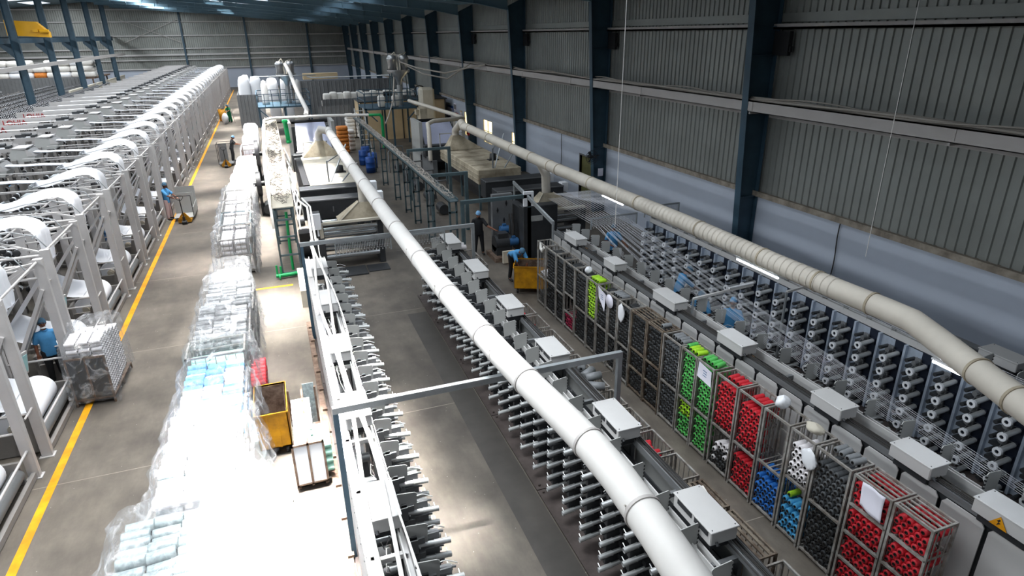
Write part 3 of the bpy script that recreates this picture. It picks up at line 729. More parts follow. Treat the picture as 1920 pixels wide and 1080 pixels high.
tA = duct('suction_duct', 'large white overhead duct running between the two front winding machines', ptsA, .197, 'duct_white', [.5, 1.75, 3.0, 4.6, 6.2, 8.1, 10.3, 12.8, 15.4, 18.2, 21, 24, 27.5, 30])
b = MB()
for (x, y) in ((2.99, 4.4), (2.78, 8.1), (2.65, 11), (2.6, 13.4)): b.tube((x-.16, y, ZA+.08), (x-.19, y, ZA+.1), .01, 6); b.path([(x-.17, y, ZA+.09), (x-.2, y-.03, ZA+.03), (x-.19, y-.06, ZA-.03)], .005, 5)
b.build('strap_wire', 'cable', tA)
ZB = 3.6
ptsB = [(7.3, 2.6, ZB-.05), (7.7, 3.3, ZB), (8.0, 4.1, ZB), (8.34, 4.95, ZB), (8.62, 5.6, ZB), (8.84, 6.15, ZB), (8.84, 6.6, ZB), (8.79, 7.6, ZB), (8.76, 9, ZB), (8.8, 12, ZB), (8.72, 15.5, ZB), (8.62, 19, ZB), (8.66, 24.5, ZB), (8.75, 30.1, ZB), (8.75, 30.5, ZB-.06)]
def bx_at(y):
    for i in range(len(ptsB)-1):
        (x0, a, _), (x1, c, _) = ptsB[i], ptsB[i+1]
        if a <= y <= c: return x0+(x1-x0)*(y-a)/(c-a)
rb = []; y = 7.6
while y < 29:
    if not (16.5 < y < 17.3): rb.append(((bx_at(y), y, ZB), (bx_at(y), y+.02, ZB)))
    y += .16
tB = duct('suction_duct', 'beige overhead duct with ribbed sections running along the blue right wall', ptsB, .186, 'duct', [1.6, 2.3, 4.6, 5.7, 7.1, 9.2, 11.8, 14.4, 16.6, 17.3, 19.0, 21, 24, 27], rb)
# tube lamps hanging below the beige duct
b = MB(); b.box(-.025, -.62, 0, .025, .62, .03); b.box(-.005, -.4, .03, .005, -.38, .15); b.box(-.005, .38, .03, .005, .4, .15); hm = b.mesh('lamp_housing', 'white_plastic')
b = MB(); b.tube((0, -.6, -.03), (0, .6, -.03), .02, 10); tm_ = b.mesh('fluorescent_tube', 'tube_glow')
for i, (x, y) in enumerate(((8.25, 3.35), (8.5, 4.87), (8.8, 9.55), (8.85, 15.65), (8.95, 20.8))):
    t = thing('tube_lamp', 'glowing white tube lamp hanging under the beige duct, %s from the camera' % ORD[i], 'lamp', (x, y, 3.34), 0, 'tube lamps under the beige duct')
    for nm, me in (('lamp_housing', hm), ('fluorescent_tube', tm_)): place(nm, me, t, (0, 0, 0))
for i, (x0, y, x1, lb) in enumerate(((8.25, 10.75, 9.95, 'unlit white tube lamp on a bare arm above the workers behind the racks'), (10.45, 10.3, 11.5, 'grey arm reaching under the beige duct towards the wall'))):
    b = MB(); b.bar((x0, y, 2.25), (x1, y+.1, 2.3), .05); o = tag(b.build('lamp_arm', 'box_grey'), lb, 'lamp')
    b = MB(); b.bar((x0, y, 1.9 if i == 0 else 0), (x0, y, 2.25), .04); b.build('post', 'galv', o)
    if i == 0: b = MB(); b.tube((x1-.7, y+.06, 2.335), (x1, y+.1, 2.345), .025, 8); b.build('fluorescent_tube', 'white_plastic', o)

# ---------------------------------------------------------------- yarns
def yarn(name, label, lines, r=.0026):
    b = MB()
    for L in lines: b.path(L, r, 3, caps=False)
    return tag(b.build(name, 'thread'), label, 'yarn', kind='stuff')
lines = []
for k in range(54):
    g = k//6; j = k % 6; u = 1-k/53; ye = 3.0+1.42*g
    lines.append([(8.56, ye, 1.98+.035*j), (8.75+1.3*u, 16.4, 2.30+.03*(k % 4)), (9.0+1.6*u, 20.6, 2.2)])
yarn('yarn', 'fan of taut white yarns above the winding machine behind the racks', lines)
lines = []
for k in range(64):
    g = k//7; j = k % 7; u = k/63; ye = 3.3+1.4*g
    lines.append([(11.42, ye, 2.02+.03*j), (10.8+.9*u, 16.8, 2.38+.03*(k % 4)), (9.4+1.9*u, 21, 2.25)])
yarn('yarn', 'fan of taut white yarns above the dark winding machine by the blue wall', lines)
def comb(x0, x1, y, z, lb):
    b = MB(); b.box(x0, y-.02, z, x1, y+.02, z+.05); b.box(x0, y-.02, z-.32, x0+.03, y+.02, z); b.box(x1-.03, y-.02, z-.32, x1, y+.02, z); n = int((x1-x0)/.045)
    o = tag(b.build('yarn_comb', 'galv'), lb, 'comb'); b = MB()
    for i in range(n): xx = x0+.02+i*(x1-x0-.04)/n; b.tube((xx, y, z), (xx, y, z-.28+.06*(i % 2)), .007, 5); b.ball((xx, y, z-.28+.06*(i % 2)), .016, n=6, m=4); b.ball((xx, y, z-.16), .014, n=6, m=4)
    b.build('guide_pins', 'steel', o); return o
comb(8.6, 10.2, 16.45, 2.55, 'comb of ceramic guide pins at the far end of the machine behind the racks')
comb(10.7, 12.0, 16.85, 2.6, 'comb of guide pins against the blue wall')
comb(1.1, 2.6, 16.6, 2.66, 'comb of guide pins hanging from the far portal bar')
comb(3.0, 4.1, 16.55, 2.66, 'comb of guide pins under the right half of the far portal bar')
# ---------------------------------------------------------------- bobbins
BR, BL = .05, .21
def bobbin_mesh(key, n=12, hole=True, r=BR, l=BL):
    b = MB(); rc = .44*r if hole else .3*r
    b.lathe([(0, rc), (0, r*.93), (.012, r), (l-.012, r), (l, r*.93), (l, rc)], (0, 0, 0), 'x', n)
    b.cur = 1; b.lathe([(-.008, rc*.86), (-.008, rc+.002), (.0, rc+.002)], (0, 0, 0), 'x', n); b.lathe([(.04, .0001), (.04, rc*.9), (-.008, rc*.9)], (0, 0, 0), 'x', n)
    b.lathe([(l, rc), (l-.03, .0001)], (0, 0, 0), 'x', n)
    return b.mesh('yarn_bobbin', [key, 'core'])
BOB = {}
BOBLIST = {}      # colour -> list of (loc, rotz, label, group, size)
def bob(key, loc, label, group, rz=0): BOBLIST.setdefault(key, []).append((Vector(loc), rz, label, group))
def fill(key, x, y0, y1, z0, z1, where, cname, depth=1, jit=.006, face=True, prob=None, key2=None):
    r = BR; dy = 2*r*1.01; dz = dy*.88; row = 0; z = z0+r
    while z < z1-r*.8:
        y = y0+r+(dy/2 if row % 2 else 0)
        while y < y1-r*.7:
            k = key2 if (key2 and prob and rnd.random() < prob) else key
            bob(k, (x+rnd.uniform(-.015, .015), y+rnd.uniform(-jit, jit), z+rnd.uniform(-jit, jit)), '%s yarn bobbin lying end-on in %s' % (cname if k == key else 'white', where), '%s bobbins in %s' % (cname if k == key else 'white', where))
            y += dy
        z += dz; row += 1
def lay_top(key, x0, y0, n, z, where, cname, dx=0, ang=0):
    for i in range(n):
        bob(key, (x0+rnd.uniform(0, .03), y0+.105*i, z+BR+rnd.uniform(0, .01)), '%s yarn bobbin lying on %s' % (cname, where), '%s bobbins on %s' % (cname, where), ang+rnd.uniform(-.12, .12))

# ---------------------------------------------------------------- racks
RX0, RX1, RH = 6.98, 7.42, 2.0
def rack(y0, y1, shelves, label, m='rack_paint', back=True, wire=False, topbars=False, cover=False):
    t = thing('bobbin_rack', label, 'rack', (0, 0, 0)); W = .035
    b = MB()
    for x in (RX0, RX1-W):
        for y in (y0, y1-W): b.box(x, y, .0, x+W, y+W, RH-.006)
        b.box(x+.002, y0+.002, RH-W, x+W-.002, y1-.002, RH); b.box(x+.002, y0+.002, .06, x+W-.002, y1-.002, .06+W)
    for y in (y0, y1-W): b.box(RX0+.004, y+.004, RH-W+.003, RX1-.004, y+W-.004, RH-.003); b.box(RX0+.004, y+.004, .063, RX1-.004, y+W-.004, .057+W)
    if wire:
        n = 5
        for i in range(1, n): b.tube((RX0+.01, y0+(y1-y0)*i/n, .08), (RX0+.01, y0+(y1-y0)*i/n, RH), .008, 5)
    b.build('frame', m, t)
    for z in shelves:
        s = MB(); s.box(RX0-.004, y0+W, z-.035, RX0+W, y1-W, z); s.box(RX1-W, y0+W, z-.035, RX1, y1-W, z)
        for i in range(5): yy = y0+W+(y1-y0-2*W)*(i+.5)/5; s.box(RX0+W, yy-.012, z-.02, RX1-W, yy+.012, z-.005)
        s.build('shelf', m, t)
    s = MB(); n = max(4, int((y1-y0)/.13))
    for i in range(1, n): yy = y0+(y1-y0)*i/n; s.box(RX1-.02, yy-.01, .08, RX1-.008, yy+.01, RH)
    for z in (.5, 1.0, 1.5): s.box(RX1-.03, y0, z-.012, RX1-.02, y1, z+.012)
    for k in range(1, 4): xx = RX0+(RX1-RX0)*k/4; s.box(xx-.01, y0+.01, .08, xx+.01, y0+.02, RH); s.box(xx-.01, y1-.02, .08, xx+.01, y1-.01, RH)
    for z in (.5, 1.0, 1.5): s.box(RX0, y0+.008, z-.012, RX1, y0+.022, z+.012)
    s.build('side_bars', m, t)
    s = MB(); s.box(RX0, y0, .07, RX1, y1, .085); s.build('bottom_tray', m, t)
    if topbars:
        s = MB()
        for k in range(1, 5): xx = RX0+(RX1-RX0)*k/5; s.box(xx-.012, y0+.03, RH-.025, xx+.012, y1-.03, RH-.008)
        s.build('top_bars', m, t)
    return t
FX = RX0+.03
def comp(key, cname, y0, y1, z0, z1, where, **k):
    fill(key, FX, y0+.04, y1-.04, z0, z1, where, cname, **k)
    fill(key, FX+.212, y0+.04, y1-.04, max(z0, z1-.22), z1, where, cname)     # second row seen from above
RK = []
def R(*a, **k): RK.append(rack(*a, **k))
nm = 'the nearest rack'; R(3.93, 4.5, [.55, 1.03, 1.52], 'steel bobbin rack nearest the camera, four shelves of red bobbins', topbars=True)
for z0, z1 in ((.09, .5), (.56, .98), (1.04, 1.47), (1.53, 1.97)): comp('yarn_red', 'red', 3.93, 4.5, z0, z1, nm)
nm = 'the second rack from the camera'; R(4.52, 5.14, [.55, 1.03, 1.52], 'steel rack of red bobbins with a white sheet over its top edge', topbars=True)
for z0, z1 in ((.09, .5), (.56, .98), (1.04, 1.47), (1.53, 1.97)): comp('yarn_red', 'red', 4.52, 5.14, z0, z1, nm)
nm = 'the tall grey and black rack'; R(5.18, 5.82, [1.05], 'tall steel rack packed with grey and black bobbins, brown bobbins on top')
comp('yarn_black', 'black', 5.18, 5.82, .09, 1.0, nm); comp('yarn_dark', 'dark grey', 5.18, 5.82, 1.06, 1.8, nm)
lay_top('yarn_grey', RX0+.12, 5.3, 4, 1.97, 'top of the tall grey and black rack', 'grey')
nm = 'the rack of white and light blue bobbins'; R(5.85, 6.34, [1.12], 'steel rack with white bobbins above light blue ones', wire=False)
comp('yarn_white', 'white', 5.85, 6.34, 1.14, 1.78, nm); comp('yarn_sky', 'light blue', 5.85, 6.34, .09, .62, nm)
lay_top('yarn_sky', RX0+.02, 5.93, 4, .62, 'the lower shelf of the white and light blue rack', 'light blue'); bob('yarn_lime', (RX0+.06, 6.2, .78), 'yellow yarn bobbin on top of the light blue bobbins', 'yellow bobbin')
nm = 'the half empty blue rack'; R(6.37, 6.95, [1.0], 'half empty steel rack with blue bobbins below and a white bag on top', wire=False)
comp('yarn_blue', 'blue', 6.37, 6.95, .09, .78, nm); lay_top('yarn_blue', RX0+.03, 6.47, 4, .8, 'the pile in the half empty blue rack', 'blue')
nm = 'the taller pair of red racks, near one'; R(6.98, 7.58, [.95], 'steel rack full of red bobbins beside the half empty blue rack')
comp('yarn_red', 'red', 6.98, 7.58, .09, .74, nm); comp('yarn_red', 'red', 6.98, 7.58, .97, 1.85, nm)
lay_top('yarn_red', RX0+.14, 7.05, 4, 1.84, 'top of the near red rack of the pair', 'red')
nm = 'the red rack next to the green ones'; R(7.61, 8.2, [.95], 'steel rack with red bobbins above black and white ones, next to the green racks')
comp('yarn_red', 'red', 7.61, 8.2, .97, 1.9, nm); comp('yarn_black', 'black', 7.61, 8.2, .09, .5, nm, key2='yarn_white', prob=.12); lay_top('yarn_white', RX0+.01, 7.7, 4, .5, 'the black bobbins of the red rack', 'white'); lay_top('yarn_white', RX0+.0, 7.66, 3, .6, 'the black bobbins of the red rack', 'white')
lay_top('yarn_red', RX0+.12, 7.68, 4, 1.9, 'top of the red rack next to the green ones', 'red')
nm = 'the near green rack'; R(8.27, 8.78, [.93], 'steel rack full of green bobbins with a paper note at its top')
comp('yarn_green', 'green', 8.27, 8.78, .09, .9, nm); comp('yarn_green', 'green', 8.27, 8.78, .95, 1.97, nm)
lay_top('yarn_green', RX0+.06, 8.33, 4, 1.98, 'top of the near green rack', 'green', ang=.15)
nm = 'the far green rack'; R(8.8, 9.3, [.93], 'steel rack of green bobbins with a lime green patch, lime bobbins on top')
comp('yarn_green', 'green', 8.8, 9.3, .09, .55, nm); comp('yarn_lime', 'lime green', 8.8, 9.3, .55, .9, nm); comp('yarn_green', 'green', 8.8, 9.3, .95, 1.97, nm)
lay_top('yarn_lime', RX0+.04, 8.88, 3, 1.98, 'top of the far green rack', 'lime green'); bob('yarn_green', (RX0+.1, 9.22, 2.03), 'green yarn bobbin lying on top of the far green rack', 'green bobbins on the far green rack')
blk = [(9.33, 9.95, [.95], 'rack_paint', 'steel rack of dark grey bobbins with light grey bobbins lying on top', 'the black rack beside the green ones'),
       (9.98, 10.58, [.62, 1.1], 'rack_rust', 'rusty steel rack of black bobbins with a slatted top and one grey bobbin', 'the near rusty rack'),
       (10.6, 11.24, [.62, 1.1], 'rack_rust', 'rusty steel rack of black bobbins with a slatted top', 'the far rusty rack'),
       (11.27, 11.84, [.95], 'rack_paint', 'steel rack of black bobbins with a wrapped white bundle hanging at its corner', 'the rack behind the rusty ones'),
       (11.87, 12.3, [.95], 'rack_paint', 'narrow steel rack of black bobbins with a round white label', 'the narrow rack with the round label'),
       (12.33, 12.9, [.95], 'rack_paint', 'steel rack of black bobbins with an empty top and a white paper sign', 'the rack with the paper sign')]
for (a, c, sh, m_, lb, nm) in blk:
    R(a, c, sh, lb, m=m_, topbars='rust' in m_); z = .09
    for s_ in sh+[RH]: comp('yarn_black' if 'beside' not in nm else 'yarn_dark', 'black', a, c, z, s_-.05-(.03 if s_ == RH else 0), nm); z = s_+.01
lay_top('yarn_grey', RX0+.1, 9.42, 4, 1.95, 'top of the black rack beside the green ones', 'light grey', ang=-.1)
bob('yarn_grey', (RX0+.1, 10.15, 2.05), 'light grey yarn bobbin lying alone on the near rusty rack', 'lone grey bobbin')
lay_top('yarn_grey', RX0+.1, 11.9, 4, 1.95, 'top of the narrow rack with the round label', 'light grey')
nm = 'the lime green rack'; R(12.92, 13.44, [.95], 'steel rack of lime green bobbins above black ones')
comp('yarn_lime', 'lime green', 12.92, 13.44, .97, 1.95, nm); comp('yarn_black', 'black', 12.92, 13.44, .09, .9, nm)
lay_top('yarn_lime', RX0+.05, 12.98, 4, 1.97, 'top of the lime green rack', 'lime green')
far = [(13.46, 14.15, 'steel rack of black bobbins with a white ball of yarn on top', 'the rack behind the lime green one', [.95]), (14.17, 14.82, 'steel rack of black bobbins over a low shelf of dark pink ones', 'the rack with the dark pink bobbins', [.55, 1.1]),
       (14.84, 15.38, 'steel rack of black bobbins, third from the far end of the row', 'the third rack from the far end', [.95]), (15.4, 16.12, 'steel rack of black bobbins, second from the far end of the row', 'the second rack from the far end', [1.0])]
for (a, c, lb, nm, sh) in far:
    R(a, c, sh, lb); z = .09
    for j, s_ in enumerate(sh+[RH]):
        if 'pink' in nm and j == 0: comp('yarn_pink', 'dark pink', a, c, z, .5, nm)
        elif 'pink' in nm and j == 1: pass
        else: comp('yarn_black', 'black', a, c, z, s_-.07, nm)
        z = s_+.01
nm = 'the far end cage'; R(16.15, 16.76, [.95], 'open steel cage rack at the far end of the row, white bobbins on its shelf', wire=True)
comp('yarn_black', 'black', 16.15, 16.76, .09, .5, nm); lay_top('yarn_white', RX0+.05, 16.2, 5, .95, 'the shelf of the far end cage', 'white'); lay_top('yarn_white', RX0+.08, 16.24, 3, 1.04, 'the shelf of the far end cage', 'white')
# notes, bags and sheets on the racks
def note(name, pts, lb, m='paper', marks=3):
    b = MB(); b.poly(pts, .004, (-1, 0, 0)); o = tag(b.build(name, m), lb, 'note')
    b = MB(); P = [Vector(p) for p in pts]; c = sum(P, Vector())/len(P)
    for k in range(marks): b.bar((c.x-.006, c.y-.06, c.z+.06-.05*k), (c.x-.006, c.y+.05-.02*(k % 2), c.z+.065-.05*k), .004, .01)
    b.build('writing', 'motor_blue', o); return o
note('paper_note', [(6.965, 8.3, 1.62), (6.965, 8.72, 1.66), (6.965, 8.7, 1.98), (6.965, 8.32, 1.93)], 'white handwritten paper taped to the top of the near green rack')
note('paper_note', [(6.965, 12.45, 1.45), (6.965, 12.75, 1.72), (6.965, 12.8, 2.0), (6.965, 12.4, 1.9)], 'white paper sign on the rack in front of the lime green rack')
b = MB(); b.lathe([(-.012, .0001), (-.012, .17), (0, .17)], (6.96, 12.2, 1.82), 'x', 20); tag(b.build('round_label', 'paper'), 'round white label on the narrow rack of black bobbins', 'label')
def cloth_hang(name, lb, y0, y1, z0, z1, m, x=6.95, amp=.02):
    g = []
    for i in range(9):
        v = i/8; g.append([(x-.01-amp*math.sin(j*.9+i*.5)-.02*v, y0+(y1-y0)*j/8-.02*v, z1+(z0-z1)*v+.06*v*(j/8-.5)) for j in range(9)])
    b = MB(); b.sheet(g); o = tag(b.build(name, m), lb, 'sheet'); o.modifiers.new('s', 'SOLIDIFY').thickness = .006; return o
cloth_hang('plastic_sheet', 'crumpled white sheet hanging over the front of the second rack of red bobbins', 4.6, 4.95, 1.62, 2.01, 'paper', amp=.012)
def bag(name, lb, c, rx, ry, rz_, m='white_plastic', cat='bag'):
    b = MB(); n, mm_ = 14, 9; vs = []
    for i in range(mm_+1):
        t_ = PI*i/mm_
        for k in range(n):
            a = 2*PI*k/n; w_ = 1+.12*math.sin(3*a+i)+.08*math.sin(5*a+2*i); vs.append((c[0]+rx*w_*math.sin(t_)*math.cos(a), c[1]+ry*w_*math.sin(t_)*math.sin(a), c[2]+rz_*math.cos(t_)*(1+.1*math.sin(2*a))))
    b.add(vs, [(i*n+k, (i+1)*n+k, (i+1)*n+(k+1) % n, i*n+(k+1) % n) for i in range(mm_) for k in range(n)], True)
    return tag(b.build(name, m), lb, cat)
bag('plastic_bag', 'crumpled white bag sitting on the half empty blue rack', (7.25, 6.85, 2.1), .13, .11, .11)
bag('plastic_bag', 'beige wrapped cone lying on the white and light blue rack', (7.22, 6.12, 2.06), .11, .16, .07, 'cream')
bag('plastic_bag', 'wrapped white bundle hanging on the front corner of the rack behind the rusty ones', (6.9, 11.55, 1.8), .05, .13, .22)
bag('plastic_bag', 'flat white bag hanging on the front of the rack of white bobbins', (6.91, 5.86, 1.75), .03, .15, .17)
bag('yarn_ball', 'ball of white yarn on top of the rack behind the lime green rack', (7.15, 13.7, 2.08), .1, .1, .09, cat='ball')
b = MB(); b.path([(7.0, 16.5, 2.0), (6.97, 16.45, 1.85), (6.96, 16.3, 1.8), (6.98, 16.2, 1.95)], .05, 8); tag(b.build('cloth_rag', 'sack'), 'white rag hung on the far end cage of the rack row', 'rag')

# ---------------------------------------------------------------- crates beside winder 2
def crate(y0, y1, lb, x0=5.06, x1=5.62, h=1.2, slats=False, m='rack_paint', top=True):
    t = thing('wire_crate', lb, 'crate', (0, 0, 0)); b = MB(); W = .035
    for x in (x0, x1-W):
        for y in (y0, y1-W): b.box(x, y, 0, x+W, y+W, h-.006)
        b.box(x+.002, y0+.002, h-W, x+W-.002, y1-.002, h); b.box(x+.002, y0+.002, .06, x+W-.002, y1-.002, .1)
    for y in (y0, y1-W): b.box(x0+.004, y+.004, h-W+.003, x1-.004, y+W-.004, h-.003); b.box(x0+.004, y+.004, .063, x1-.004, y+W-.004, .097)
    b.build('frame', m, t); b = MB()
    n = int((y1-y0)/.11)
    for i in range(1, n): yy = y0+(y1-y0)*i/n; b.box(x1-.02, yy-.006, .08, x1-.01, yy+.006, h); b.box(x0+.01, yy-.006, .08, x0+.02, yy+.006, h)
    for i in range(1, 5): xx = x0+(x1-x0)*i/5; b.box(xx-.006, y0+.01, .08, xx+.006, y0+.02, h); b.box(xx-.006, y1-.02, .08, xx+.006, y1-.01, h)
    b.build('side_bars', m, t)
    b = MB(); b.box(x0+.01, y0+.01, .07, x1-.01, y1-.01, .085); b.build('bottom_tray', 'dark_grey', t)
    if slats:
        b = MB()
        for k in range(1, 6): xx = x0+(x1-x0)*k/6; b.box(xx-.022, y0+.03, h-.03, xx+.022, y1-.03, h-.005)
        b.build('slats', m, t)
    return t
def crate_fill(key, cname, y0, n, z, where, x=5.2, layers=1):
    for l in range(layers):
        for i in range(n): bob(key, (x+rnd.uniform(-.03, .05), y0+.1*i+(.05 if l % 2 else 0), z+BR+l*.085), '%s yarn bobbin lying in %s' % (cname, where), '%s bobbins in %s' % (cname, where), rnd.uniform(-.1, .1))
CRS = [(18.2, 19.0, 'empty steel crate at the far end beside the spindle machine under the duct', 0), (17.4, 18.12, 'steel crate holding a few white bobbins by the far end of the grey machine', 0),
       (13.5, 14.2, 'steel crate half filled with red bobbins, farthest of the red ones', 0), (12.65, 13.4, 'steel crate half filled with red bobbins, second farthest of the red ones', 0), (11.3, 12.5, 'long steel crate with red bobbins low inside, by the control box', 0), (10.5, 11.15, 'small empty steel crate beyond the loose grey bobbins', 0),
       (9.65, 10.38, 'steel crate with loose fat grey bobbins lying over its rim', 0), (8.95, 9.55, 'empty steel crate just beside the near portal post', 0), (8.15, 8.85, 'steel crate with a clear bag inside in front of the near portal post', 0),
       (7.42, 8.08, 'steel crate of bright red bobbins nearest the camera', 0), (6.7, 7.35, 'open empty steel crate in front of the bright red bobbins', 0),
       (5.95, 6.62, 'rusty crate with slatted lid and a white packet on it', 1), (4.95, 5.88, 'rusty crate with slatted lid beside the near control box', 1), (4.1, 4.85, 'open empty steel crate nearest the camera', 0)]
for (a, c, lb, s_) in CRS: crate(a, c, lb, slats=bool(s_), m='rack_rust' if s_ else 'rack_paint')
crate_fill('yarn_white', 'white', 17.55, 3, .95, 'the crate by the far end of the grey machine')
crate_fill('yarn_red', 'red', 13.6, 5, .8, 'the farthest red crate', layers=3); crate_fill('yarn_red', 'red', 12.75, 5, .8, 'the second farthest red crate', layers=3)
crate_fill('yarn_red', 'red', 11.45, 7, .7, 'the long red crate', layers=2)
crate_fill('yarn_red', 'bright red', 7.5, 5, .86, 'the crate nearest the camera', layers=3)
bag('plastic_bag', 'clear crumpled bag inside a steel crate beside the grey machine', (5.35, 8.5, .85), .17, .25, .3, 'film', 'bag')
b = MB(); b.bar((5.2, 8.4, 1.0), (5.5, 8.5, 1.15), .3, .02); tag(b.build('folded_paper', 'paper'), 'folded white paper on the clear bag in front of the near portal post', 'paper')
b = MB(); b.bar((5.35, 6.1, 1.215), (5.42, 6.45, 1.225), .14, .03); tag(b.build('folded_paper', 'sack'), 'small white packet lying on the slatted lid of a rusty crate', 'packet')
# pile of big grey tubes beside winder 2
GT = MB().lathe([(0, .03), (0, .085), (.34, .085), (.34, .03)], (0, 0, 0), 'x', 16).mesh('grey_tube', 'yarn_grey')
k = 0
for l in range(5):
    for i in range(9-l if l < 4 else 7):
        o = bpy.data.objects.new('grey_tube', GT); C.objects.link(o); o.location = (5.2+.03*(l % 2)+rnd.uniform(-.02, .05), 14.7+.26*i+.1*(l % 2), .085+.15*l); o.rotation_euler = (0, 0, rnd.uniform(-.08, .08))
        tag(o, 'fat grey yarn bobbin in the pile beside the grey machine, %s layer from the floor' % ORD[l], 'bobbin', 'fat grey bobbins piled beside the grey machine, %s layer' % ORD[l])
for i in range(4):
    o = bpy.data.objects.new('grey_tube', GT); C.objects.link(o); o.location = (5.14+.04*i, 9.72+.18*i, 1.285+.06*(i % 2)); o.rotation_euler = (0, 0, .5*(i-1))
    tag(o, 'fat grey yarn bobbin lying loose on the crate beyond the near portal post', 'bobbin', 'loose fat grey bobbins on the crate')
for i in range(2):
    o = bpy.data.objects.new('grey_tube', GT); C.objects.link(o); o.location = (4.62, 17.35+.25*i, 1.86); o.data = MB().lathe([(0, .03), (0, .08), (.3, .08), (.3, .03)], (0, 0, 0), 'x', 16).mesh('grey_tube', 'yarn_white')
    tag(o, 'fat white bobbin lying beside the farthest control box of the grey machine', 'bobbin', 'fat white bobbins beside the farthest control box')

CAMP = Vector((0, 0, 7.8))
def emit_all(store, meshf, name, stuff_label, cap=300):
    allv = [(key, q) for key, L in store.items() for q in L]
    def rank(e): loc = e[1][0]; return (loc-CAMP).length-(1.5 if 'on top' in e[1][2] or 'on the' in e[1][2] or 'crate' in e[1][2] else 0)
    allv.sort(key=rank); ms = {}
    for key, (loc, rz, lb, gr) in allv[:cap]:
        if key not in ms: ms[key] = meshf(key)
        o = bpy.data.objects.new(name, ms[key]); C.objects.link(o); o.location = loc; o.rotation_euler = (0, 0, rz); tag(o, lb, 'bobbin', gr)
    rest = {}
    for key, q in allv[cap:]: rest.setdefault(key, []).append(q[0])
    vs = []; fs = []; mi = []; sm = []; mats = []
    for key, locs in rest.items():
        me = meshf(key); base = len(mats); mats += list(me.materials)
        bv = [v.co.copy() for v in me.vertices]; bf = [(list(p.vertices), p.material_index, p.use_smooth) for p in me.polygons]
        for L in locs:
            o_ = len(vs); vs += [tuple(v+L) for v in bv]
            for f, m_, s_ in bf: fs.append([o_+i for i in f]); mi.append(base+m_); sm.append(s_)
    m2 = bpy.data.meshes.new(name+'s'); m2.from_pydata(vs, [], fs)
    for m_ in mats: m2.materials.append(m_)
    m2.polygons.foreach_set('material_index', mi); m2.polygons.foreach_set('use_smooth', sm); m2.update()
    o = bpy.data.objects.new(name+'s', m2); C.objects.link(o); o['kind'] = 'stuff'; tag(o, stuff_label, 'bobbins')
# ---------------------------------------------------------------- fat bobbins in the wrapped stacks (axis along x)
FL, FR = .36, .088
FAT = {}
def fat(key, loc, lb, gr, rz=0): FAT.setdefault(key, []).append((Vector(loc), rz, lb, gr))
def stack(key, cname, y0, y1, h, where, x0=-2.45, cols=3, top=3, key2=None):
    dy = FR*2.02; dz = FR*1.78; nl = int((h-.15-2*FR)/dz)+1
    for l in range(nl):
        z = .15+FR+l*dz; y = y0+FR+(dy/2 if l % 2 else 0)
        while y < y1-FR*.6:
            for c in range(cols):
                if l >= nl-top or c == 0 or c == cols-1:
                    k = key if not key2 or rnd.random() > .3 else key2
                    fat(k, (x0+c*(FL+.012)+rnd.uniform(-.015, .015), y+rnd.uniform(-.012, .012), z+rnd.uniform(0, .012)+(.09*rnd.random() if l == nl-1 else 0)), '%s bobbin stacked in %s' % (cname, where), '%s bobbins stacked in %s' % (cname, where), rnd.uniform(-.05, .05)*(2.2 if l == nl-1 else 1))
            y += dy
def cage(x0, y0, x1, y1, h, lb, m='rack_paint', panels=0, legs=.12, name='bobbin_cage', cat='cage', wires=True):
    t = thing(name, lb, cat); b = MB(); W = .04
    for x in (x0, x1-W):
        for y in (y0, y1-W): b.box(x, y, 0, x+W, y+W, h)
        for z in (legs-.04, h*.5, h-W): b.box(x, y0, z, x+W, y1, z+W)
    for y in (y0, y1-W):
        for z in (legs-.04, h*.5, h-W): b.box(x0, y, z, x1, y+W, z+W)
    b.build('frame', m, t); b = MB(); b.box(x0, y0, legs-.02, x1, y1, legs); b.build('floor_plate', m, t)
    if wires:
        b = MB(); n = int((y1-y0)/.2)
        for i in range(1, n): yy = y0+(y1-y0)*i/n; b.box(x0+.01, yy-.008, legs, x0+.02, yy+.008, h); b.box(x1-.02, yy-.008, legs, x1-.01, yy+.008, h)
        n = int((x1-x0)/.18)
        for i in range(1, n): xx = x0+(x1-x0)*i/n; b.box(xx-.008, y0+.01, legs, xx+.008, y0+.02, h)
        b.build('side_bars', m, t)
    return t
G = 'the wrapped row, '
secs = [('yarn_pale', 'pale grey', 4.2, 6.2, 1.5, G+'nearest section', -2.75, 3), ('yarn_pale', 'pale grey green', 6.25, 8.5, 1.55, G+'second section', -2.72, 3), ('yarn_white', 'white', 8.6, 11.3, 1.45, G+'sunlit white section', -2.42, 3),
        ('yarn_sky_sunlit', 'light blue', 11.4, 13.5, 1.3, G+'light blue section', -2.4, 3), ('yarn_mint', 'mint', 13.55, 14.4, 1.2, G+'low mint section', -2.4, 3),
        ('yarn_dark', 'dark grey', 14.5, 16.6, 1.5, G+'dark grey section', -2.35, 3), ('yarn_dark', 'dark grey', 16.65, 18.6, 1.4, G+'far dark grey section', -2.3, 3)]
for (k, cn, a, c, h, w_, x0, cols) in secs: stack(k, cn, a, c, h, w_, x0, cols, 3, {'yarn_white': 'yarn_pale', 'yarn_dark': 'yarn_grey', 'yarn_sky_sunlit': 'yarn_white'}.get(k))
for i, (a, c, h, x0) in enumerate([(4.1, 6.22, 1.25, -2.8), (6.24, 8.55, 1.25, -2.77), (8.57, 11.35, 1.2, -2.47), (11.37, 13.52, 1.1, -2.45), (13.53, 14.45, 1.45, -2.45), (14.47, 16.62, 1.2, -2.4), (16.64, 18.65, 1.15, -2.35)]):
    cage(x0, a, x0+1.2, c, h, 'steel bobbin cage in the long wrapped row, %s from the camera' % ORD[i], wires=(i == 4))
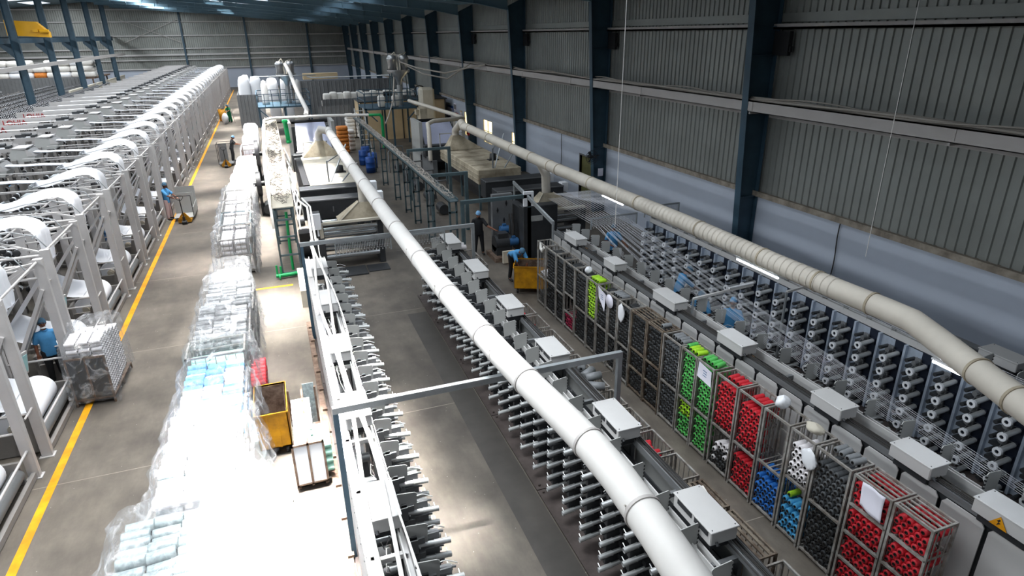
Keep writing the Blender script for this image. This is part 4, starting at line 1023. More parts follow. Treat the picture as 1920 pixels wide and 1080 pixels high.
for i in range(14): fat('yarn_red', (-1.3, 13.6+.18*(i % 7), .55-.2*(i//7)), 'red bobbin on the right flank of the wrapped row', 'red bobbins on the flank of the wrapped row', .1)
for l in range(6):
    for i in range(5): bob('yarn_black', (-1.12, 13.0+.11*i, .05+.09*l), 'black yarn bobbin stacked on the floor right of the wrapped row', 'black bobbins on the floor by the wrapped row')
# white bundle behind the dark grey ones
b = MB(); tb = cage(-2.3, 18.75, -1.35, 20.2, 1.0, 'steel cage under the white plastic bundle at the far end of the wrapped row', wires=False)
for l in range(5):
    for i in range(7 if l < 4 else 4):
        for c in range(2): fat('yarn_white', (-2.2+.4*c, 18.85+.19*i+(.1 if l % 2 else 0), .62+.16*l), 'white bobbin in the bundle at the far end of the wrapped row', 'white bobbins at the far end of the wrapped row')
def film(name, lb, y0, y1, xl, xr, h, n=46, flare=.12, seed=0, ends=True, foot=None):
    r = random.Random(seed); ph = [r.uniform(0, 6) for _ in range(8)]
    def ht(v): return h(v) if callable(h) else h
    rows = []
    for i in range(n+1):
        v = y0+(y1-y0)*i/n; H = ht(v); row = []
        XLv = xl(v) if callable(xl) else xl; XRv = xr(v) if callable(xr) else xr
        e = 1.0
        prof = [(XLv-flare*1.3, .12), (XLv-flare*1.0, H*.3), (XLv-flare*.7, H*.6), (XLv-flare*.3, H*.85), (XLv-.02, H*.985), (XLv+.1, H+.02)]
        m_ = 9
        prof += [(XLv+.1+(XRv-XLv-.2)*(j+1)/m_, H+.03) for j in range(m_-1)]
        prof += [(XRv-.1, H+.02), (XRv+.02, H*.985), (XRv+flare*.5, H*.8), (XRv+flare*.9, H*.5), (XRv+flare*1.2, H*.25), (XRv+flare*1.5, .1)]
        for j, (px, pz) in enumerate(prof):
            w_ = .035*math.sin(v*5.3+j*1.1+ph[0])+.025*math.sin(v*11+j*2.1+ph[1])+.02*math.sin(v*19-j*1.7+ph[2])
            side = 1 if 5 < j < 14 else 1.4
            row.append((px+w_*side*(.9 if j < 6 or j > 13 else .3), v+.03*math.sin(j*1.3+v*4+ph[3]), max(.05, pz+(abs(w_) if 5 <= j <= 14 else w_*.5)+.015)))
        if foot:
            q = foot(v)
            for j, tt in ((15, .12), (16, .32), (17, .6), (18, .82), (19, 1.0)):
                if j < len(row): p = row[j]; row[j] = (XRv+(q-XRv)*tt+.04*math.sin(v*6+j), p[1], max(.05, H*(1-tt)**1.25+.03*math.sin(v*7+j*2)+.04))
        rows.append(row)
    if ends:   # let the ends hang down
        for q, s in ((0, -1), (-1, 1)):
            ext = []
            for k in (1, 2, 3): ext.append([(p[0], p[1]+s*(.05*k), max(.06, p[2]*(1-.3*k))) for p in rows[q]])
            if s < 0: rows = ext[::-1]+rows
            else: rows = rows+ext
    b = MB(); b.sheet(rows); o = tag(b.build(name, 'film'), lb, 'plastic film'); return o
film('plastic_film', 'clear plastic film draped over the nearest sections of the wrapped bobbin row', 4.0, 8.6, -2.82, lambda v: -1.55, lambda v: 1.66+.06*math.sin(v*2), flare=.2, seed=1)
film('plastic_film', 'crumpled clear film bulging over the sunlit white section of the wrapped row', 8.5, 11.5, -2.5, lambda v: -1.2+.1*math.sin((v-8.3)*1.0), lambda v: 1.62-.05*(v-8.5), flare=.22, seed=2)
g = []
for i in range(44):
    v = 4.2+6.3*i/43; fx = .02 if v < 8.3 else .02-.42*(v-8.3); row = []
    for j in range(16):
        u = j/15; q = max(0, u-.12)/.88
        row.append((-1.75+(fx+1.75)*u+.05*math.sin(v*4+j*.9), v+.04*math.sin(j*1.1+v*2), 1.74-.05*max(0, v-8)-(1.66-.05*max(0, v-8))*q**1.15+.05*math.sin(v*5.1+j*1.3)*(.3+q)*(1-q*.7)))
    g.append(row)
b = MB(); b.sheet(g); tag(b.build('plastic_film', 'film_milky'), 'sunlit milky film billowing from the near wrapped stacks down to the floor', 'plastic film')
film('plastic_film', 'clear film pulled over the light blue section of the wrapped row', 11.4, 14.5, -2.48, lambda v: -1.05-.04*(v-11), lambda v: 1.45+.0*(v-11), flare=.16, seed=3)
film('plastic_film', 'shiny clear film over the dark grey sections of the wrapped row', 14.4, 18.7, -2.4, -1.2, lambda v: 1.62-.03*(v-14), flare=.12, seed=4)
film('plastic_film', 'clear film over the white bundle at the far end of the wrapped row', 18.75, 20.25, -2.3, -1.33, 1.45, flare=.08, seed=5, n=20)

# ---------------------------------------------------------------- wire cages and wrapped goods further up the aisle
for i in range(4):
    y0 = 22.9+2.05*i; x0 = -2.35-.03*i
    cage(x0, y0, x0+1.1, y0+1.95, 1.3, 'grey wire cage of white bobbins in the far row, %s from the camera' % ORD[i], m='teal_frame' if i == 1 else 'rack_paint')
    for l in range(6):
        for r_ in range(8):
            for c in range(2): 
                if l > 3 or c == 0 or True: fat('yarn_white', (x0+.1+.45*c, y0+.2+.2*r_, .25+.17*l), 'white bobbin in the %s wire cage of the far row' % ORD[i], 'white bobbins in the %s far wire cage' % ORD[i])
film('plastic_film', 'clear film sagging over the far row of wire cages', 22.8, 31.2, -2.5, -1.2, lambda v: 1.42+.05*math.sin(v*1.7), n=70, flare=.06, seed=7)
def bale(name, lb, x0, y0, x1, y1, z0, z1, m='sack', cat='bale', gr=None, sd=0):
    r = random.Random(sd); b = MB(); nx, ny = 7, 7; c = ((x0+x1)/2, (y0+y1)/2, (z0+z1)/2); vs = []; n, m_ = 14, 8
    for i in range(m_+1):
        t_ = PI*i/m_
        for k in range(n):
            a = 2*PI*k/n; ca, sa = math.cos(a), math.sin(a); q = .42
            sx = abs(ca)**q*(1 if ca > 0 else -1); sy = abs(sa)**q*(1 if sa > 0 else -1); st = math.sin(t_)**q if 0 < i < m_ else 0; ct = abs(math.cos(t_))**q*(1 if math.cos(t_) > 0 else -1)
            w_ = 1+r.uniform(-.035, .035); vs.append((c[0]+(x1-x0)/2*sx*st*w_, c[1]+(y1-y0)/2*sy*st*w_, c[2]+(z1-z0)/2*ct*(1 if i > m_/2 else w_)))
    b.add(vs, [(i*n+k, (i+1)*n+k, (i+1)*n+(k+1) % n, i*n+(k+1) % n) for i in range(m_) for k in range(n)], True)
    return tag(b.build(name, m), lb, cat, gr)
for i, (y, h, m_, lb) in enumerate(((31.5, 1.25, 'sack', 'white wrapped block with faint red edges in the far row'), (33.8, 1.3, 'sack', 'white wrapped block sagging in the middle of the far row'), (36.2, 1.25, 'sack', 'white wrapped block behind the sagging one'), (38.6, 1.3, 'sack', 'white wrapped block beside the red crate'), (43.6, 1.3, 'white_plastic', 'white wrapped block behind the red crate'), (46.3, 1.5, 'white_plastic', 'tall white wrapped block near the round black drum'), (49.3, 1.9, 'white_plastic', 'white foam pack standing at the far end of the wrapped goods'))):
    bale('wrapped_block', lb, -2.5+.08*i, y, -1.1+.02*i, y+2.25, .02, h, m_, 'pallet load', None, i)
t = cage(-1.95, 41.2, -1.1, 43.2, 1.5, 'red filled wire crate near the woman by the wrapped goods', wires=True); b = MB(); b.box(-1.9, 41.25, .15, -1.15, 43.1, .9); b.build('red_goods', 'red', t)
# ---------------------------------------------------------------- yellow bins, panelled cart
def bin_(lb, x0, y0, x1, y1, h, rz=0, name='yellow_bin'):
    cx, cy = (x0+x1)/2, (y0+y1)/2; t = thing(name, lb, 'bin', (cx, cy, 0), rz); a, c = (x1-x0)/2, (y1-y0)/2; z0 = .2
    b = MB(); W = .02
    b.box(-a, -c, z0, a, -c+W, h); b.box(-a, c-W, z0, a, c, h); b.box(-a, -c, z0, -a+W, c, h); b.box(a-W, -c, z0, a, c, h); b.box(-a, -c, z0, a, c, z0+W)
    for k in (-.33, .33): b.box(a*k-.015, -c-.01, z0, a*k+.015, -c, h-.02)
    b.box(-a-.015, -c-.015, h-.03, a+.015, -c+W, h); b.box(-a-.015, c-W, h-.03, a+.015, c+.015, h); b.box(-a-.015, -c, h-.03, -a+W, c, h); b.box(a-W, -c, h-.03, a+.015, c, h)
    b.build('bin_body', 'mustard', t)
    b = MB(); q = W+.004; b.box(-a+q, -c+q, z0+W, -a+q+.004, c-q, h-.03); b.box(a-q-.004, -c+q, z0+W, a-q, c-q, h-.03); b.box(-a+q, c-q-.004, z0+W, a-q, c-q, h-.03); b.box(-a+q, -c+q, z0+W, a-q, -c+q+.004, h-.03); b.box(-a+q, -c+q, z0+W, a-q, c-q, z0+W+.004)
    b.build('bin_lining', 'rust_steel', t)
    for sx in (-1, 1):
        for sy in (-1, 1): b = MB(); b.tube((sx*(a-.1)-.025, sy*(c-.12), .08), (sx*(a-.1)+.025, sy*(c-.12), .08), .08, 14); b.bar((sx*(a-.1), sy*(c-.12), .1), (sx*(a-.1), sy*(c-.12)+.03, .2), .05); b.build('wheel', 'black', t)
    return t
bin_('yellow wheeled bin in the sunlit gap beside the panelled cart', -1.12, 11.45, -.52, 12.65, 1.0)
bag('yarn_waste', 'tuft of white yarn waste at the bottom of the sunlit yellow bin', (-.75, 11.75, .42), .16, .14, .12, cat='yarn waste')
bin_('yellow wheeled bin that a worker leans into, beyond the rack row', 6.65, 17.3, 7.75, 18.1, .95, -.45)
t = thing('panelled_cart', 'rusty framed cart with two white end panels beside the sunlit winding machine', 'cart')
x0, x1, y0, y1, h = -.5, .07, 10.15, 12.2, 1.02
b = MB()
for x in (x0, (x0+x1)/2-.02, x1-.04): b.box(x, y0, .1, x+.04, y0+.04, h); b.box(x, y1-.04, .1, x+.04, y1, h+.0)
b.box(x0, y0, h-.04, x1, y0+.04, h); b.box(x0, y0, .12, x1, y0+.04, .17); b.box(x0, y0, .12, x0+.04, y1, .17); b.box(x1-.04, y0, .12, x1, y1, .17); b.box((x0+x1)/2-.02, y0, h-.04, (x0+x1)/2+.02, y1, h)
for x in (x0+.03, x1-.07):
    for y in (y0+.1, y1-.15): b.box(x, y, 0, x+.04, y+.04, .14)
b.build('frame', 'rust_steel', t)
b = MB(); b.box(x0+.04, y0+.01, .17, (x0+x1)/2-.02, y0+.025, h-.04); b.box((x0+x1)/2+.02, y0+.01, .17, x1-.04, y0+.025, h-.04); b.build('end_panel', 'white_plastic', t)
b = MB(); b.box((x0+x1)/2+.03, y1-.03, .17, x1-.03, y1-.015, h+.1); b.build('back_panel', 'yarn_pale', t)
b = MB(); b.box(x0, y0, .12, x1, y1, .14); b.build('floor_plate', 'rust_steel', t)
for c_ in range(2):
    for l in range(4):
        for i in range(9 if c_ == 0 else 5 if l < 3 else 3):
            k = 'yarn_mint' if i < 3 else ('yarn_white' if c_ == 0 else ('yarn_sky' if i > 3 else 'yarn_mint'))
            fat(k, (x0+.06+.27*c_, y0+.15+.2*i, .34+.17*l), '%s bobbin lying in the panelled cart' % {'yarn_mint': 'mint green', 'yarn_white': 'white', 'yarn_sky': 'light blue'}[k], '%s bobbins in the panelled cart' % k[5:], 0)
for i, p in enumerate(((-.72, 9.9, .14), (-.6, 9.55, .12), (-.85, 9.45, .15), (-.66, 9.2, .1))): bag('plastic_bag', 'white bag on the floor by the panelled cart, %s from the cart' % ORD[i], p, .16, .15, .14)
# pallet cage at the left by the looms
t = thing('bobbin_pallet', 'dark panelled steel pallet of white bobbins wrapped in film on the yellow line', 'pallet', (-4.63, 15.85, 0), -.04)
b = MB()
for x in (-.4, .36):
    for y in (-.85, 0, .81): b.box(x, y, 0, x+.04, y+.04, 1.2 if y < 0 else .16)
b.box(-.4, -.85, 1.16, .4, -.81, 1.2); b.box(-.4, -.85, .13, .4, -.81, .17); b.box(-.4, -.85, .13, -.36, .85, .17); b.box(.36, -.85, .13, .4, .85, .17); b.box(-.02, -.85, .15, .02, -.81, 1.18); b.build('frame', 'rust_steel', t)
b = MB(); b.box(-.37, -.84, .17, -.02, -.825, 1.16); b.box(.02, -.84, .17, .37, -.825, 1.16); b.build('end_panel', 'dark_grey', t)
b = MB(); b.box(-.4, -.85, .14, .4, .85, .155); b.build('floor_plate', 'rust_steel', t)
for l in range(15):
    n = 15 if l < 12 else 15-3*(l-11)
    for i in range(n):
        for c_ in range(3):
            if c_ == 2 or l > 10: bob('yarn_white', (-4.99+.245*c_-.0, 15.12+.105*i+(.05 if l % 2 else 0), .21+.093*l), 'white yarn bobbin on the wrapped pallet by the looms', 'white bobbins on the wrapped pallet by the looms')
film('plastic_film', 'clear film stretched around the pallet of white bobbins by the looms', 15.0, 16.75, -5.05, -4.22, lambda v: 1.66-.16*abs(v-15.9), n=24, flare=.03, seed=9)

def fat_mesh(key):
    b = MB(); b.lathe([(0, .035), (0, FR*.95), (.015, FR), (FL-.015, FR), (FL, FR*.95), (FL, .035)], (0, 0, 0), 'x', 14); b.cur = 1; b.lathe([(.05, .0001), (.05, .035), (-.004, .035)], (0, 0, 0), 'x', 10); b.lathe([(FL+.003, .035), (FL-.05, .0001)], (0, 0, 0), 'x', 10)
    return b.mesh('fat_bobbin', [key, 'core'])
emit_all(FAT, fat_mesh, 'fat_bobbin', 'remaining fat bobbins stacked in the wrapped row and the farther cages')
emit_all(BOBLIST, bobbin_mesh, 'yarn_bobbin', 'remaining coloured yarn bobbins packed in the racks and on the wrapped pallet')
# ---------------------------------------------------------------- pallet trucks
def pallet_truck(lb, loc, rz, frame=True, fh=1.25, sheets=False):
    t = thing('pallet_truck', lb, 'pallet truck', loc, rz); b = MB()
    b.box(-.27, 0, .06, -.11, 1.1, .12); b.box(.11, 0, .06, .27, 1.1, .12); b.box(-.27, -.12, .06, .27, .02, .2)
    b.poly([(-.27, -.14, .2), (.27, -.14, .2), (.05, -.14, .5), (-.05, -.14, .5)], .05, (0, 1, 0)); b.build('fork_frame', 'mustard', t)
    b = MB(); b.tube((-.1, -.25, .09), (.1, -.25, .09), .09, 12); b.box(-.05, -.3, .1, .05, -.18, .35); b.tube((-.19, 1.0, .05), (-.19, 1.0, .05+.001), .04, 8); b.build('wheel', 'black', t)
    b = MB(); b.tube((0, -.25, .3), (0, -.42, 1.2), .022, 8); b.path([(0, -.4, 1.1), (-.1, -.42, 1.18), (-.16, -.43, 1.26), (-.14, -.44, 1.33), (0, -.445, 1.35), (.14, -.44, 1.33), (.16, -.43, 1.26), (.1, -.42, 1.18), (0, -.4, 1.1)], .014, 6); b.build('handle', 'black', t)
    return t
pallet_truck('yellow pallet truck under the grey cart beside the worker in pink trousers', (-4.28, 31.0, 0), 0)
t = thing('sheet_cart', 'grey sheet metal cart with a thin black frame standing on the yellow line', 'cart', (-4.35, 32.0, 0)); b = MB()
for x in (-.42, .42): b.tube((x, -.65, .14), (x, -.65, 1.15), .016, 6)
b.tube((-.42, -.65, 1.15), (.42, -.65, 1.15), .016, 6); b.tube((-.42, -.65, .15), (.42, -.65, .15), .016, 6); b.build('frame', 'black', t)
b = MB(); b.box(-.42, -.6, .13, .42, 1.3, .15); b.box(-.42, 1.28, .15, .42, 1.3, 1.2); b.box(.4, -.55, .15, .42, 1.3, .55); b.box(-.42, .3, .15, .42, .32, 1.1); b.build('sheet_body', 'machine_grey', t)
pallet_truck('yellow pallet truck farther up the aisle with a black wire frame on it', (-3.1, 44.4, 0), 0)
t = thing('frame_cart', 'black wire frame cart standing on the farther pallet truck', 'cart', (-3.1, 45.2, .13)); b = MB()
for x in (-.45, .45):
    for y in (-.5, .5): b.tube((x, y, 0), (x, y, 1.3), .018, 6)
    b.tube((x, -.5, 1.3), (x, .5, 1.3), .018, 6)
for y in (-.5, .5): b.tube((-.45, y, 1.3), (.45, y, 1.3), .018, 6)
b.build('frame', 'black', t); b = MB(); b.box(-.45, -.5, 0, .45, .5, .03); b.box(-.4, .46, .03, .1, .48, 1.2); b.build('panel', 'mid_grey', t)
# ---------------------------------------------------------------- circular looms in the left row
def text_mesh(txt, size, m, depth=.01):
    cu = bpy.data.curves.new('txt', 'FONT'); cu.body = txt; cu.size = size; cu.extrude = depth; cu.align_x = 'LEFT'
    o = bpy.data.objects.new('txt', cu); C.objects.link(o); bpy.context.view_layer.update()
    me = bpy.data.meshes.new_from_object(o.evaluated_get(bpy.context.evaluated_depsgraph_get())); bpy.data.objects.remove(o); bpy.data.curves.remove(cu)
    me.materials.clear(); me.materials.append(M[m]); return me
TX1, TX2 = text_mesh('LOHIA', .36, 'lohia_red', .02), text_mesh('nova 6', .25, 'lohia_dark', .02)
LP = 3.21; WY = 2.5
def P_posts():
    b = MB(); b.box(-.09, -.06, 0, .09, .06, 3.38); b.box(-.13, -.1, 0, .13, .1, .02); b.box(.085, -.065, .02, .095, -.02, 3.3); return b.mesh('post', 'loom_grey')
def loom_parts():
    P = []
    def add(nm, b, m, loc=(0, 0, 0), kids=()): P.append((nm, b if not isinstance(b, MB) else b.mesh(nm, m), loc, kids))
    pm = P_posts()
    for y in (0, WY): P.append(('post', pm, (0, y, 0), ())); P.append(('post', pm, (-1.25, y, 0), ()))
    b = MB(); b.bar((-.05, 0, 2.7), (-1.2, 0, .5), .07, .24, up=(0, 1, 0)); b.bar((-.05, .0, 2.69), (-.05, 0, 3.3), .05, .1); b.bar((0, 0, 3.3), (-1.25, 0, 2.5), .05, .1); dm_ = b.mesh('diagonal_brace', 'loom_grey')
    P.append(('diagonal_brace', dm_, (0, 0, 0), ())); P.append(('diagonal_brace', dm_, (0, WY, 0), ()))
    b = MB()
    for y in (0, WY):
        b.tube((0, y, 3.25), (-2.5, y+.05, 3.2), .035, 8); b.tube((0, y, 2.95), (-2.5, y+.05, 2.85), .03, 8); b.tube((0, y, 1.0), (-1.25, y, 1.0), .025, 6)
    for x, z in ((-.02, 3.32), (-1.25, 3.32), (-1.25, 2.2), (-.6, 2.75), (0.02, .62)): b.tube((x, 0, z), (x, WY, z), .024, 8)
    b.tube((.02, -.5, 1.15), (.02, 0, 1.15), .02, 6); b.bar((-.02, 0, 3.3), (-1.3, 1.3, 3.3), .04); b.bar((-.02, WY, 3.3), (-1.3, 1.3, 3.3), .04)
    b.bar((-1.3, 1.25, 3.3), (-3.6, 1.25, 3.25), .05, .05); b.tube((-.3, -.3, 3.55), (-4, .2, 3.5), .018, 6)
    add('tube_rails', b, 'loom_grey')
    b = MB(); b.box(-.03, 0, .02, .05, WY, .14); b.box(-.9, .1, .1, -.84, WY-.1, .75); b.box(-.9, .15, .02, -.1, .22, .5); b.box(-.9, WY-.22, .02, -.1, WY-.15, .5)
    b.poly([(-.5, .05, .1), (-.05, .05, .1), (-.12, .05, .95), (-.3, .05, .95)], .05, (0, 1, 0)); add('winder_bed', b, 'loom_grey_dark')
    b = MB(); b.tube((-.16, .3, .26), (-.16, 2.25, .26), .12, 18); b.tube((-.16, .2, .26), (-.16, 2.35, .26), .04, 8); add('rubber_roller', b, 'mid_grey')
    b = MB(); b.tube((-.55, .42, .52), (-.55, 2.05, .52), .33, 26); b.cur = 0; add('fabric_roll', b, 'white_cloth')
    b = MB(); b.tube((-.55, .34, .52), (-.55, 2.15, .52), .11, 14); b.tube((-.55, .32, .52), (-.55, .43, .52), .075, 12); add('roll_core', b, 'cream')
    b = MB(); g = []
    for i in range(5):
        u = i/4; g.append([(-.62-.9*u, .5+1.45*v/6, .86+.35*u-.08*math.sin(PI*u)) for v in range(7)])
    for i in range(1, 9):
        u = i/8; w_ = .0; g.append([(-1.52+1.2*u, .55+1.35*v/6+.0*w_, 1.21+1.55*u) for v in range(7)])
    b.sheet(g); add('take_up_cloth', b, 'white_cloth')
    b = MB(); g = []; n = 22
    for i in range(n+1):
        u = i/n
        if u < .3: q = u/.3; x, z = -.34+.04*q, 2.75+.83*q
        else:
            q = (u-.3)/.7; x = -.30-1.92*q**1.15; z = 3.58+.33*math.sin(PI*min(1, q*1.2)**.7)-.0*q if q < .833 else 3.58+.02*(q-.833)
        wd = (.42 if u < .32 else .42-.26*(u-.32)/.68); row = []
        for v in range(11):
            s = (v-5)/5; row.append((x+.03*math.sin(v*1.9+i*.7)*(1 if u < .5 else .4), 1.25+s*wd, z-.20*abs(s)**2.2*(1 if u > .28 else .3)-.03*math.sin(v*2.4+i*.5)*abs(s)))
        g.append(row)
    b.sheet(g); add('fabric_arch', b, 'white_cloth')
    b = MB(); b.path([(-.1, .5, 3.3), (-.25, .48, 3.58), (-.7, .5, 3.72), (-1.3, .55, 3.66), (-2.3, .75, 3.42)], .014, 6); b.path([(-.1, 2.0, 3.3), (-.25, 2.02, 3.58), (-.7, 2.0, 3.72), (-1.3, 1.95, 3.66), (-2.3, 1.75, 3.42)], .014, 6)
    b.tube((-.36, .6, 3.5), (-.36, 1.9, 3.5), .018, 8); b.tube((-2.2, .7, 3.5), (-2.2, 1.8, 3.5), .04, 8); b.box(-2.6, .95, 3.0, -2.2, 1.55, 3.16); add('arch_hoops', b, 'galv')
    b = MB(); b.sheet([[(x, 1.03, z), (x, 1.25, z+.012), (x, 1.47, z)] for x, z in ((-2.15, 3.56), (-2.7, 3.6), (-3.4, 3.6), (-3.95, 3.64))]); b.sheet([[(x, 1.03, z-.02), (x, 1.25, z-.008), (x, 1.47, z-.02)] for x, z in ((-2.15, 3.56), (-2.7, 3.6), (-3.4, 3.6), (-3.95, 3.64))]); add('fabric_strip', b, 'white_cloth')
    b = MB(); b.sheet([[(x, 1.15, z), (x, 1.5, z)] for x, z in ((-4.8, 3.8), (-6, 3.78), (-7.6, 3.76))]); add('fabric_strip', b, 'white_cloth')
    # loom head with sloped hood, column and circular shuttle ring
    b = MB(); b.poly([(-4.6, .85, 3.3), (-3.85, .85, 3.3), (-3.75, .85, 3.5), (-3.95, .85, 3.72), (-4.45, .85, 3.8), (-4.6, .85, 3.6)], .9, (0, 1, 0)); add('loom_head', b, 'machine_grey')
    b = MB(); b.poly([(-3.73, .83, 3.5), (-3.95, .83, 3.75), (-4.02, .83, 3.75), (-4.02, .83, 3.5)], .94, (0, 1, 0)); b.bar((-4.0, .83, 3.76), (-4.5, .83, 3.84), .02); b.box(-4.48, .83, 3.8, -3.98, 1.77, 3.83); add('head_hood', b, 'loom_grey')
    b = MB(); b.box(-4.5, .6, 0, -4.35, .75, 3.4); b.box(-4.5, 1.85, 0, -4.35, 2.0, 3.4); b.box(-3.75, .6, 0, -3.6, .75, 3.0); b.box(-3.75, 1.85, 0, -3.6, 2.0, 3.0); b.box(-4.7, .9, 0, -3.6, 1.7, .7); add('loom_frame', b, 'loom_grey_dark')
    b = MB(); b.lathe([(.8, .5), (.8, .95), (.95, 1.0), (1.1, 1.0), (1.15, .9), (1.15, .5), (1.45, .35), (2.4, .12)], (-4.1, 1.3, 0), 'z', 26); add('shuttle_ring', b, 'machine_grey')
    # creel racks left and right of the head: slanted panels
    b = MB()
    for i, x in enumerate((-1.6, -2.15, -2.7, -3.25)):
        for y in (.25, 2.25): b.box(x-.06, y-.12, 0, x+.06, y+.12, 2.45)
    for z in (.4, 1.4, 2.4): b.box(-3.3, .22, z, -1.5, .28, z+.04); b.box(-3.3, 2.22, z, -1.5, 2.28, z+.04)
    for i, x in enumerate((-5.2, -5.9, -6.6, -7.3, -8.0, -8.7, -9.4)):
        for y in (.25, 2.25): b.box(x-.06, y-.12, 0, x+.06, y+.12, 2.6)
    
    for yy in (.75, 1.3, 1.85):
        for z in (2.16, 2.5): b.box(-3.4, yy, z, -1.4, yy+.03, z+.03)
    b.box(-9.5, .2, 2.5, -5, .3, 2.56); b.box(-9.5, 2.2, 2.5, -5, 2.3, 2.56); add('creel_rack', b, 'loom_grey_dark')
    b = MB()
    for x in (-5.6, -6.6, -7.6): b.poly([(x, .3, 2.4), (x+.5, .3, 2.4), (x+.9, .3, 3.4), (x+.4, .3, 3.4)], .02, (0, 1, 0))
    add('side_plates', b, 'loom_grey')
    b = MB(); b.box(-8.2, 1.9, 3.55, -4.7, 2.5, 3.58); b.box(-8.2, 1.88, 3.55, -4.7, 1.92, 3.95); b.box(-8.2, 2.46, 3.55, -4.7, 2.5, 3.8); b.box(-8.2, 1.9, 3.55, -8.16, 2.5, 3.8); b.box(-8.1, 2.1, 0, -8.0, 2.2, 3.55); b.box(-4.9, 2.1, 0, -4.8, 2.2, 3.55); add('sign_beam', b, 'loom_grey')
    P.append(('letters', TX1, (-7.9, 1.86, 3.62), 'txt')); P.append(('letters', TX2, (-6.3, 1.86, 3.64), 'txt'))
    b = MB(); b.tube((-5.1, 1.3, 3.92), (-4.75, 1.3, 3.92), .08, 10); b.box(-5.35, 1.22, 3.8, -5.0, 1.38, 3.92); b.box(-4.75, 1.1, 3.8, -4.6, 1.5, 3.9); add('drive_motor', b, 'dark_grey')
    b = MB(); b.box(-.28, .62, 0, -.22, .68, 1.55); b.poly([(-.3, .55, 1.5), (-.18, .85, 1.5), (-.1, .85, 1.98), (-.22, .55, 1.98)], .04, (-1, .4, 0)); add('control_panel', b, 'loom_grey')
    return P
PARTS = loom_parts()
SCR = MB().poly([(-.262, .585, 1.56), (-.172, .81, 1.56), (-.11, .81, 1.92), (-.2, .585, 1.92)], .01, (1, -.4, 0)).mesh('screen', mat('screen_teal', '9cc6c8', .4))
LX = -5.2; NL = 31; LY = [9.98+LP*k for k in range(NL)]
def make_loom(label, loc, text=True):
    t = thing('circular_loom', label, 'loom', loc, 0, 'circular looms along the aisle')
    for nm, me, l, kd in PARTS:
        if nm == 'letters' and not text: continue
        o = place(nm, me, t, l, rot=(PI/2, 0, 0) if kd == 'txt' else None)
        if nm == 'control_panel': place('screen', SCR, o, (0, 0, 0))
        if nm == 'letters' and l[0] < -7: o['label'] = 'dark red lettering'
    return t
def loomlabel(k):
    if k == 0: return 'light grey circular loom cut by the lower left edge, nearest the camera'
    if k == 1: return 'light grey circular loom whose roll lies by the man in the blue polo shirt'
    return 'light grey circular loom beside the yellow line, %s from the camera' % ordw(k)
l0 = make_loom(loomlabel(0), (LX, LY[0], 0)); index_kids(l0)
l9 = make_loom(loomlabel(11), (LX, LY[11], 0), False); index_kids(l9)
for k in range(1, NL):
    if k != 11: dup(l0 if k < 11 else l9, (LX+rnd.uniform(-.03, .03), LY[k], 0), label=loomlabel(k))
# bobbins on the loom creels: the 300 nearest are things, the rest one object
def loom_bobbin():
    b = MB(); b.lathe([(-.02, .02), (0, .075), (.02, .085), (.16, .072), (.18, .03), (.18, .0001)], (0, 0, 0), 'y', 10); b.cur = 1
    b.lathe([(-.04, .0001), (-.04, .05), (-.02, .09), (.0, .09), (0, .04)], (0, 0, 0), 'y', 10); b.tube((0, .15, 0), (0, .2, 0), .02, 6)
    return b.mesh('loom_bobbin', ['white_plastic', 'black'])
LB = loom_bobbin(); spots = []
for k, y in enumerate(LY):
    for x in [-1.45-.21*i for i in range(10)]+[-5.0-.42*i for i in range(11)]:
        for j, z in enumerate((2.75, 2.5, 2.22, 1.9, 1.5)):
            for yy, rz in ((.02, 0), (2.5, PI)):
                if (yy > 1 and j > 2) or (x < -4 and (j > 3 or k > 26)) or rnd.random() < .12: continue
                spots.append((Vector((LX+x+rnd.uniform(-.05, .05), y+yy-.12+rnd.uniform(-.08, .08), z+rnd.uniform(-.06, .08))), rz, k))
for k, y in enumerate(LY):
    if k > 9: break
    for x in [-1.5-.24*i for i in range(8)]:
        for yy in (.75, 1.3, 1.85):
            for z in (2.28, 2.62):
                if rnd.random() > .15: spots.append((Vector((LX+x+rnd.uniform(-.06, .06), y+yy+rnd.uniform(-.1, .1), z+rnd.uniform(-.05, .05))), rnd.choice((0, PI, .6, -.5)), k))
vis = sorted(spots, key=lambda s: (s[0]-CAMP).length+(100 if s[0].x < -.80*s[0].y+.2 else 0))
for (loc, rz, k) in vis[:300]:
    o = bpy.data.objects.new('loom_bobbin', LB); C.objects.link(o); o.location = loc; o.rotation_euler = (0, 0, rz)
    tag(o, 'small white bobbin with black end on the creel of the %s loom' % ORD[k], 'bobbin', 'white bobbins on the creel of the %s loom' % ORD[k])
lo = merged(LB, [s[0] for s in vis[300:]]+[Vector((-16.8-1.35*r-.0*i, 48+.36*i+rnd.uniform(-.05, .05), 1.75+.3*l+.25*(r % 2))) for r in range(9) for i in range(130 if r < 7 else 100) for l in range(3)], 'loom_bobbins', None, list(LB.materials))
tag(lo, 'remaining white bobbins on the creels of the farther looms and the next bay', 'bobbins')
for r in range(9):
    b = MB(); x = -16.8-1.35*r; n = 14
    for i in range(n): yy = 48+3.5*i; b.box(x-.04, yy, 0, x+.04, yy+.08, 2.1)
    for z in (1.0, 1.6, 2.2): b.box(x-.03, 48, z-.3, x+.03, 94, z-.26)
    tag(b.build('bobbin_creel', 'loom_grey_dark'), 'long creel frame of bobbins in the next bay, %s from the aisle looms' % ORD[r], 'creel', 'creels in the next bay')
